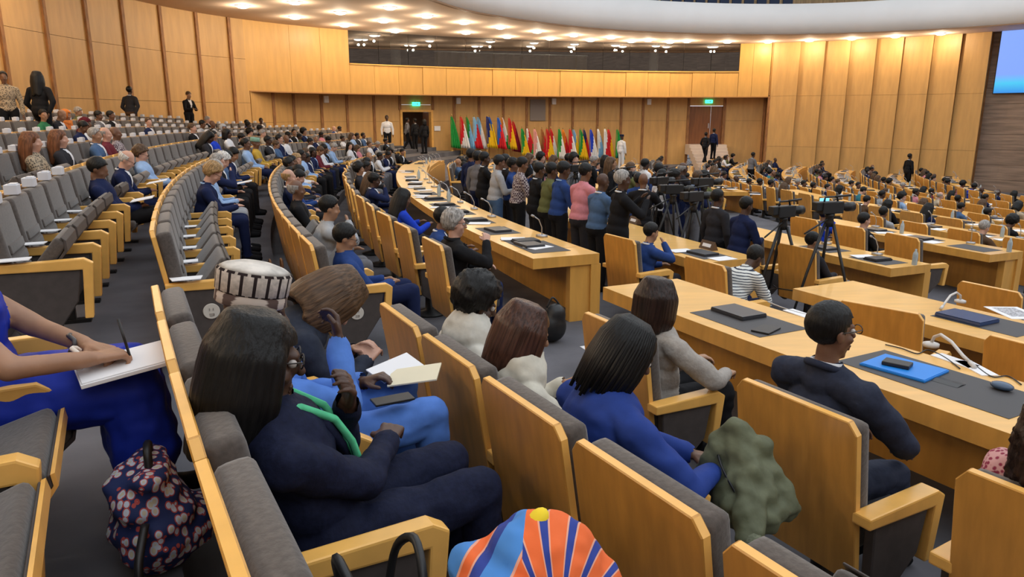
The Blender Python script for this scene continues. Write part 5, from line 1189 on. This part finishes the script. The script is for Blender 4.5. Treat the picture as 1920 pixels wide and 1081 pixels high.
# ================================================================== CAMERAS ON TRIPODS
cb = MB(); cb.box((0, 0, .08), (.13, .30, .15)); cb.box((0, -.19, .10), (.10, .10, .11)); me_body = cb.mesh('camera_body', M_black, bevel=.012)
le = MB().tube([(0, .15, .08), (0, .22, .08), (0, .23, .08), (0, .33, .08)], [.045, .045, .058, .060], 14).mesh('lens', M_black, True)
ha = MB().tube([(0, -.10, .15), (0, -.09, .21), (0, .08, .21), (0, .10, .15)], .013, 6).mesh('top_handle', M_black, True)
mcm = MB().tube([(.05, .02, .22), (.05, .24, .23)], .014, 8).mesh('shotgun_microphone', M_black, True)
scr = MB().box((-.10, -.02, .14), (.02, .13, .09)).mesh('viewfinder_screen', [mat('viewfinder_glow', (.1, .3, .4), .3, emit=(.25, .75, 1.), estr=.9)], bevel=.003)
def camera_on_tripod(u, v, d, lab, hgt=1.42, turn=0, lit=False):
    r = ray(u, v); x = r.x / r.y * d; rr, ph = rho_phi(x, d); z = floor_z(rr, ph); rz = face_in(ph) + R(turn)
    t = thing('tripod', 'black tripod under the ' + lab, 'tripod', (x, d, z), rz)
    for k in range(3):
        a = 2 * PI * k / 3 + .5; fx, fy = .46 * math.cos(a), .46 * math.sin(a)
        MB().tube([(fx * .12, fy * .12, hgt - .12), (fx * .55, fy * .55, hgt * .5), (fx, fy, .01)], [.022, .019, .014], 6).build('leg', M_black, t, True)
        MB().tube([(0, 0, .45), (fx * .66, fy * .66, .44)], .008, 5).build('spreader_arm', M_black, t, True)
    MB().lathe([(.05, hgt - .16), (.06, hgt - .10), (.045, hgt - .05), (.06, hgt - .03), (.06, hgt)], 12).build('fluid_head', M_black, t, True)
    MB().tube([(.03, -.05, hgt - .06), (.10, -.42, hgt - .22)], .011, 6).build('pan_handle', M_black, t, True)
    c = thing('video_camera', lab, 'camera', (x, d, z + hgt), rz)
    inst('camera_body', me_body, c); inst('lens', le, c); inst('top_handle', ha, c); inst('shotgun_microphone', mcm, c)
    if lit: inst('viewfinder_screen', scr, c)
camera_on_tripod(1468, 420, 9.5, 'large video camera beside the navy suit', 1.40, 5)
camera_on_tripod(1556, 400, 9.1, 'large video camera with a lit blue viewfinder', 1.50, -8, True)
camera_on_tripod(1300, 380, 11.1, 'video camera behind the charcoal jacket', 1.42, 10)
camera_on_tripod(1262, 370, 11.9, 'video camera near the third desk row', 1.45, -10)
camera_on_tripod(1238, 350, 12.8, 'video camera among the photographers near the black jacket', 1.5, 20)
camera_on_tripod(1320, 350, 12.6, 'video camera standing free on the middle floor', 1.5, 0)
camera_on_tripod(1170, 330, 14.2, 'video camera behind the pink shirt', 1.5, 15)
camera_on_tripod(1080, 310, 16.0, 'video camera behind the teal jacket', 1.5, 15)
# ================================================================== THINGS ON THE DESKS AND SEATS IN FRONT
def on2(u, v, row='R2', dz=0.): return at(u, v, ROWS[row][1] + .75 + dz)
def desk_thing(name, me, u, v, row, lab, cat, turn=0, dz=.0, mats=None):
    p = on2(u, v, row, dz); rr, ph = rho_phi(p.x, p.y); o = inst(name, me, None, p, face_in(ph) + R(turn), mats=mats); return tag(o, lab, cat)
big = MB().box((0, 0, .0015), (.72, .46, .003)).mesh('desk_inlay', M_mat)
desk_thing('desk_inlay', big, 1400, 600, 'R2', 'dark writing inlay under the closed laptop of the taupe jacket', 'inlay'); desk_thing('desk_inlay', MB().box((0, 0, .0015), (1.0, .46, .003)).mesh('desk_inlay', M_mat), 1760, 712, 'R2', 'dark writing inlay under the blue folder', 'inlay')
desk_thing('closed_laptop', ME_lap, 1384, 587, 'R2', 'closed dark laptop in front of the taupe jacket', 'laptop', 0, .004)
tb = MB().box((0, 0, .006), (.13, .20, .012)).mesh('tablet', M_black, bevel=.004); desk_thing('tablet', tb, 1436, 618, 'R2', 'small black tablet beside the closed laptop', 'tablet', 20, .004)
fo = MB(); fo.box((0, 0, .006), (.38, .30, .012)); fo.box((0, 0, .014), (.37, .29, .004)); desk_thing('blue_folder', fo.mesh('blue_folder', mat('bright_blue_card', (.008, .22, .72), .5), bevel=.004), 1694, 690, 'R2', 'bright blue folder in front of the dark grey suit', 'folder', 8, .004)
desk_thing('phone', MB().box((0, 0, .012), (.15, .10, .024)).mesh('phone', M_black, bevel=.006), 1682, 684, 'R2', 'black phone pouch lying on the bright blue folder', 'phone', 20, .021)
tri = MB(); tri.prism([(-.05, 0), (.05, 0), (.0, .006)], -.11, .11, 'x'); desk_thing('spectacle_case', tri.mesh('spectacle_case', M_black), 1765, 712, 'R2', 'thin black case beside the bright blue folder', 'case', 5, .004)
ms_ = MB().ell((0, 0, .018), (.06, .045, .022), None, 14, 8).mesh('computer_mouse', mat('steel_blue_plastic', (.05, .09, .16), .25), True); desk_thing('computer_mouse', ms_, 1878, 728, 'R2', 'dark round conference puck near the curly hair', 'puck', 0, .006)
gm = MB(); gm.tube([(0, 0, .02), (-.02, .0, .07), (-.10, .02, .11), (-.22, .04, .10), (-.34, .05, .05), (-.40, .05, .03)], .010, 8); gm.tube([(-.40, .05, .03), (-.45, .055, .012)], .014, 8); gm.lathe([(.05, 0), (.05, .02), (.02, .03)], 12)
ME_goose = gm.mesh('gooseneck_microphone', mat('pale_grey_tube', (.62, .60, .58), .4), True)
o = desk_thing('gooseneck_microphone', ME_goose, 1745, 648, 'R2', 'pale gooseneck microphone bent low over the first desk', 'microphone'); o.rotation_euler[2] += R(160)
o = desk_thing('gooseneck_microphone', ME_goose, 1800, 566, 'R3', 'pale gooseneck microphone on the desk with the blue-lidded laptop', 'microphone'); o.rotation_euler[2] += R(110)
for (u, v, t, lab) in ((1790, 676, 12, 'white leaflet between the blue folder and the microphone'), (1830, 690, -8, 'white cable instructions sheet at the desk edge'), (1500, 588, 15, 'white leaflet beside the closed laptop of the taupe jacket')): desk_thing('paper_sheet', MB().box((0, 0, .003), (.10, .26, .006)).mesh('paper_sheet', M_paper), u, v, 'R2', lab, 'paper', 70 + t)
def cable(pts, row, lab, r_=.004, m_=M_black):
    P = [on2(u, v, row, .006) for u, v in pts]; o = P[0]; sp = spline([(q.x - o.x, q.y - o.y, q.z - o.z) for q in P], 6)
    c = MB().tube(sp, r_, 5).build('cable', m_, None, True); c.location = o; tag(c, lab, 'cable')
cable([(1660, 645), (1690, 652), (1720, 662), (1740, 655), (1770, 668), (1800, 690)], 'R2', 'thin cable looping behind the blue folder'); cable([(1830, 685), (1860, 705), (1890, 704), (1915, 720)], 'R2', 'black cable leading to the dark puck'); cable([(1440, 565), (1480, 580), (1530, 592), (1580, 598)], 'R2', 'grey cable along the edge behind the closed laptop', .005, mat('pale_cable', (.5, .5, .5), .5))
desk_thing('closed_laptop', ME_lap, 1812, 597, 'R3', 'closed laptop with a blue lid on the second desk row', 'laptop', 0, .004, [mat('blue_graphite_lid', (.03, .06, .16), .2)]).scale = (1.15, 1.15, 1.2)
desk_thing('desk_inlay', big, 1852, 604, 'R3', 'dark writing inlay under the blue-lidded laptop', 'inlay', 0, -.0005)
pr_ = MB(); pr_.box((0, 0, .002), (.30, .42, .004)); pr_.box((0, .02, .0045), (.20, .30, .001), mi=1); desk_thing('printed_sheet', pr_.mesh('printed_sheet', [M_paper, mat('grey_print', (.42, .42, .45), .8, noise_amt=.5, scale=60)]), 1902, 586, 'R3', 'large white printed sheet on the second desk row', 'paper', 60)
desk_thing('desk_inlay', big, 1010, 462, 'R2', 'dark writing inlay at the desk end of the grey hair', 'inlay', 0, .0005); desk_thing('closed_laptop', ME_lap, 992, 459, 'R2', 'closed dark laptop at the desk end of the grey hair', 'laptop', 4, .0045)
ME_pl = ME_plate
for (u, v, row, lab) in ((1328, 466, 'R3', 'dark name plate with white card at the near end of the second desk row'), (1190, 418, 'R3', 'dark name plate with white card beside papers on the second desk row'), (1112, 404, 'R3', 'dark name plate with white card further along the second desk row')):
    p = on2(u, v, row); rr, ph = rho_phi(p.x, p.y); n_ = thing('name_plate', lab, 'name plate', p, face_in(ph)); inst('plate', ME_plate, n_)
    q = MB().box((0, 0, 0), (.17, .004, .045)).build('card', M_paper, n_, bevel=.0); q.location = (0, -.029, .054); q.rotation_euler = (R(-24), 0, 0)
# handbag on the empty seat
hb = thing('handbag', 'black leather handbag with long straps on the folding seat', 'bag', local('R0', k0[3], .02, .0, .47), face_in(k0[3]))
q = MB(); q.prism([(-.16, 0), (.16, 0), (.13, .20), (-.13, .20)], -.07, .07, 'y'); q.build('bag_body', cm('black_leather', (.012, .011, .012), .35, .2, 40, .2), hb, bevel=.02, seg=3)
for y_ in (-.05, .05): MB().tube(spline([(-.09, y_, .19), (-.08, y_ * 1.4, .30), (0, y_ * 1.7, .36), (.08, y_ * 1.4, .30), (.09, y_, .19)], 5), .011, 6).build('strap', M_black, hb, True)
MB().box((0, .073, .15), (.05, .006, .03)).build('clasp', M_metal, hb, bevel=.004)
pl_ = MB().box((0, 0, 0), (.035, .10, .004)).build('arm_plate', M_metal, None, bevel=.001); p = ring(ROWS['R0'][0], k0[2] + .3798, 0); a_ = face_in(k0[2]); pl_.location = p + V(-math.sin(a_) * .13, math.cos(a_) * .13, .647); pl_.rotation_euler = (R(1), 0, a_); tag(pl_, 'small steel number plate on the armrest by the handbag', 'plate')
# floral backpack on the walkway
fp = mat('floral_print', (.012, .025, .10), .8, col2=(.62, .50, .22), kind='voronoi', scale=26, contrast=(.24, .30), stretch=(1.6, 1.6, .8)); nt = fp.node_tree
vo = [n for n in nt.nodes if n.type == 'TEX_VORONOI'][0]; rpn = [n for n in nt.nodes if n.type == 'VALTORGB'][0]; cr_ = rpn.color_ramp; cr_.interpolation = 'CONSTANT'; cr_.elements[0].position = 0; cr_.elements[0].color = (.60, .55, .40, 1); cr_.elements[1].position = .52; cr_.elements[1].color = (.012, .025, .11, 1); e = cr_.elements.new(.26); e.color = (.55, .60, .70, 1); e = cr_.elements.new(.42); e.color = (.45, .07, .06, 1)
nt.links.new(vo.outputs['Distance'], rpn.inputs[0])
bp_ = at(345, 990, .30); rr, ph = rho_phi(bp_.x, bp_.y); bp_ = ring(48.76, ph); bk = thing('backpack', 'dark blue floral print backpack on the walkway floor', 'backpack', (bp_.x, bp_.y, .2), R(115))
b_ = Body(); b_.ell('x', (0, 0, .18), (.17, .13, .18)); b_.ell('x', (0, .02, .32), (.14, .11, .14)); b_.ell('x', (.02, -.09, .14), (.13, .08, .11)); b_.cap('x', (-.08, 0, .42), (.08, 0, .42), .05, .05)
v, nn, f = b_.mesh_parts(.014, 3); v = wrinkle(v, nn, .02, 9, 2); v[:, 2] = np.maximum(v[:, 2], .002); bk.scale = (1.2, 1.15, .84); inst('bag_body', sub_mesh('bag_body', v, f, [True] * len(f), fp), bk)
MB().tube(spline([(-.05, .0, .45), (-.03, 0, .52), (.03, 0, .52), (.05, .0, .45)], 5), .012, 6).build('handle', M_black, bk, True); MB().tube(spline([(-.16, .02, .30), (-.26, .04, .22), (-.27, .04, .10), (-.15, .02, .05)], 5), .012, 6).build('strap', M_black, bk, True)
# olive jacket bundled on the empty seat
jp = at(1378, 935, .30); jk = thing('olive_jacket', 'olive green padded jacket bundled on the empty folding seat', 'jacket', (jp.x, jp.y, ROWS['R1'][1] + .455), face_in(c0[3]))
b_ = Body(); b_.cap('x', (-.10, .10, .34), (.04, .02, .12), .085, .15); b_.ell('x', (.02, .03, .08), (.22, .17, .09)); b_.cap('x', (.06, .0, .22), (.22, -.12, .06), .075, .06); b_.cap('x', (-.14, .04, .30), (-.16, -.04, .06), .06, .075); b_.cap('x', (-.02, .14, .30), (.14, .16, .08), .07, .07)
v, nn, f = b_.mesh_parts(.011, 3); v = wrinkle(v, nn, .026, 9, 8); v[:, 2] = np.maximum(v[:, 2], .0); M_olive = cm('olive_nylon', (.115, .125, .075), .6, .12, 14, .25); jk.scale = (.85,) * 3; inst('jacket_body', sub_mesh('jacket_body', v, f, [True] * len(f), M_olive), jk)
MB().tube([(.22, -.12, .06), (.28, -.18, .045)], [.052, .046], 12).build('ribbed_cuff', cm('olive_rib', (.14, .15, .10), .9, .2, 90, .2), jk, True)
MB().tube(spline([(-.15, .02, .30), (-.05, -.05, .26), (.06, -.08, .20), (.14, -.08, .14)], 5), .006, 5).build('zip', M_black, jk, True)
# small things on laps and floor
o = MB().box((0, 0, .004), (.075, .155, .009)).build('phone', M_black, None, bevel=.003); place(o, local('R0', k0[1], .16, .44, .685), face_in(k0[1])); tag(o, 'black phone on the light blue suit', 'phone')
for (dx, dy_, rz_, lab) in ((-.14, .56, .3, 'white folded sheet on the light blue lap'), (-.02, .60, -.4, 'cream sheet beside the white one on the light blue lap')):
    q = MB(); q.prism([(-.075, -.10), (.07, -.11), (.08, .09), (-.07, .11)], 0, .006, 'z'); o = q.build('paper_sheet', M_paper if rz_ > 0 else mat('cream_paper', (.75, .68, .50), .8), None); place(o, local('R0', k0[1], dx, dy_, .70), face_in(k0[1]) + rz_); o.rotation_euler = (R(8), R(6), face_in(k0[1]) + rz_); tag(o, lab, 'paper')
o = MB().box((0, 0, .002), (.16, .10, .004)).build('paper_scrap', M_paper, None); p = at(1105, 650, ROWS['R2'][1]); place(o, p, .4); tag(o, 'white paper scrap on the aisle carpet', 'paper')
b_ = Body(); b_.ell('x', (0, 0, .16), (.15, .12, .16)); b_.ell('x', (.03, 0, .28), (.11, .10, .12)); v, nn, f = b_.mesh_parts(.02, 3); v[:, 2] = np.maximum(v[:, 2], .002); p = at(1035, 640, ROWS['R2'][1]); 
fb = thing('floor_bag', 'black bag standing under the desk of the grey hair', 'bag', p, .3); inst('bag_body', sub_mesh('bag_body', v, f, [True] * len(f), M_black), fb); MB().tube(spline([(-.06, 0, .36), (0, 0, .46), (.08, 0, .37)], 5), .01, 6).build('handle', M_black, fb, True)
for (row, u, lab, x, y, zz) in (('L1', 165, 'open white papers on the lap of the navy suit', .0, .40, .66), ('L1', 212, 'open notebook held by the bald bearded person', .02, .44, .74), ('R0', 398, 'white papers on the lap of the fair-haired person', .0, .42, .74)):
    keys = [k for k in SEATED if k[0] == row and SEATED[k] and abs(proj(ring(ROWS[row][0] - .25, SEATS[row][k[1]], ROWS[row][1] + 1.18))[0] - u) < 30]
    if keys:
        ph = SEATS[row][sorted(keys, key=lambda k: abs(proj(ring(ROWS[row][0] - .25, SEATS[row][k[1]], ROWS[row][1] + 1.18))[0] - u))[0][1]]
        q = MB(); q.prism([(-.15, -.11), (0, -.11), (.15, -.11), (.15, .11), (0, .11), (-.15, .11)], 0, .006, 'z'); o = q.build('open_papers', M_paper, None); o.location = local(row, ph, x, y, zz); o.rotation_euler = (R(10), 0, face_in(ph)); tag(o, lab, 'paper')
tb_ = thing('tote_bag', 'beige canvas tote bag before the empty grey seats', 'bag', local('R0', SEATS['R0'][2], .0, .62, 0), face_in(SEATS['R0'][2])); MB().box((0, 0, .17), (.36, .12, .34)).build('bag_body', cm('beige_canvas', (.42, .34, .25), .9, .1, 30, .1), tb_, bevel=.02)
for y_ in (-.05, .05): MB().tube(spline([(-.09, y_, .33), (-.06, y_, .44), (.06, y_, .44), (.09, y_, .33)], 5), .01, 5).build('strap', cm('brown_strap', (.2, .1, .05), .7), tb_, True)
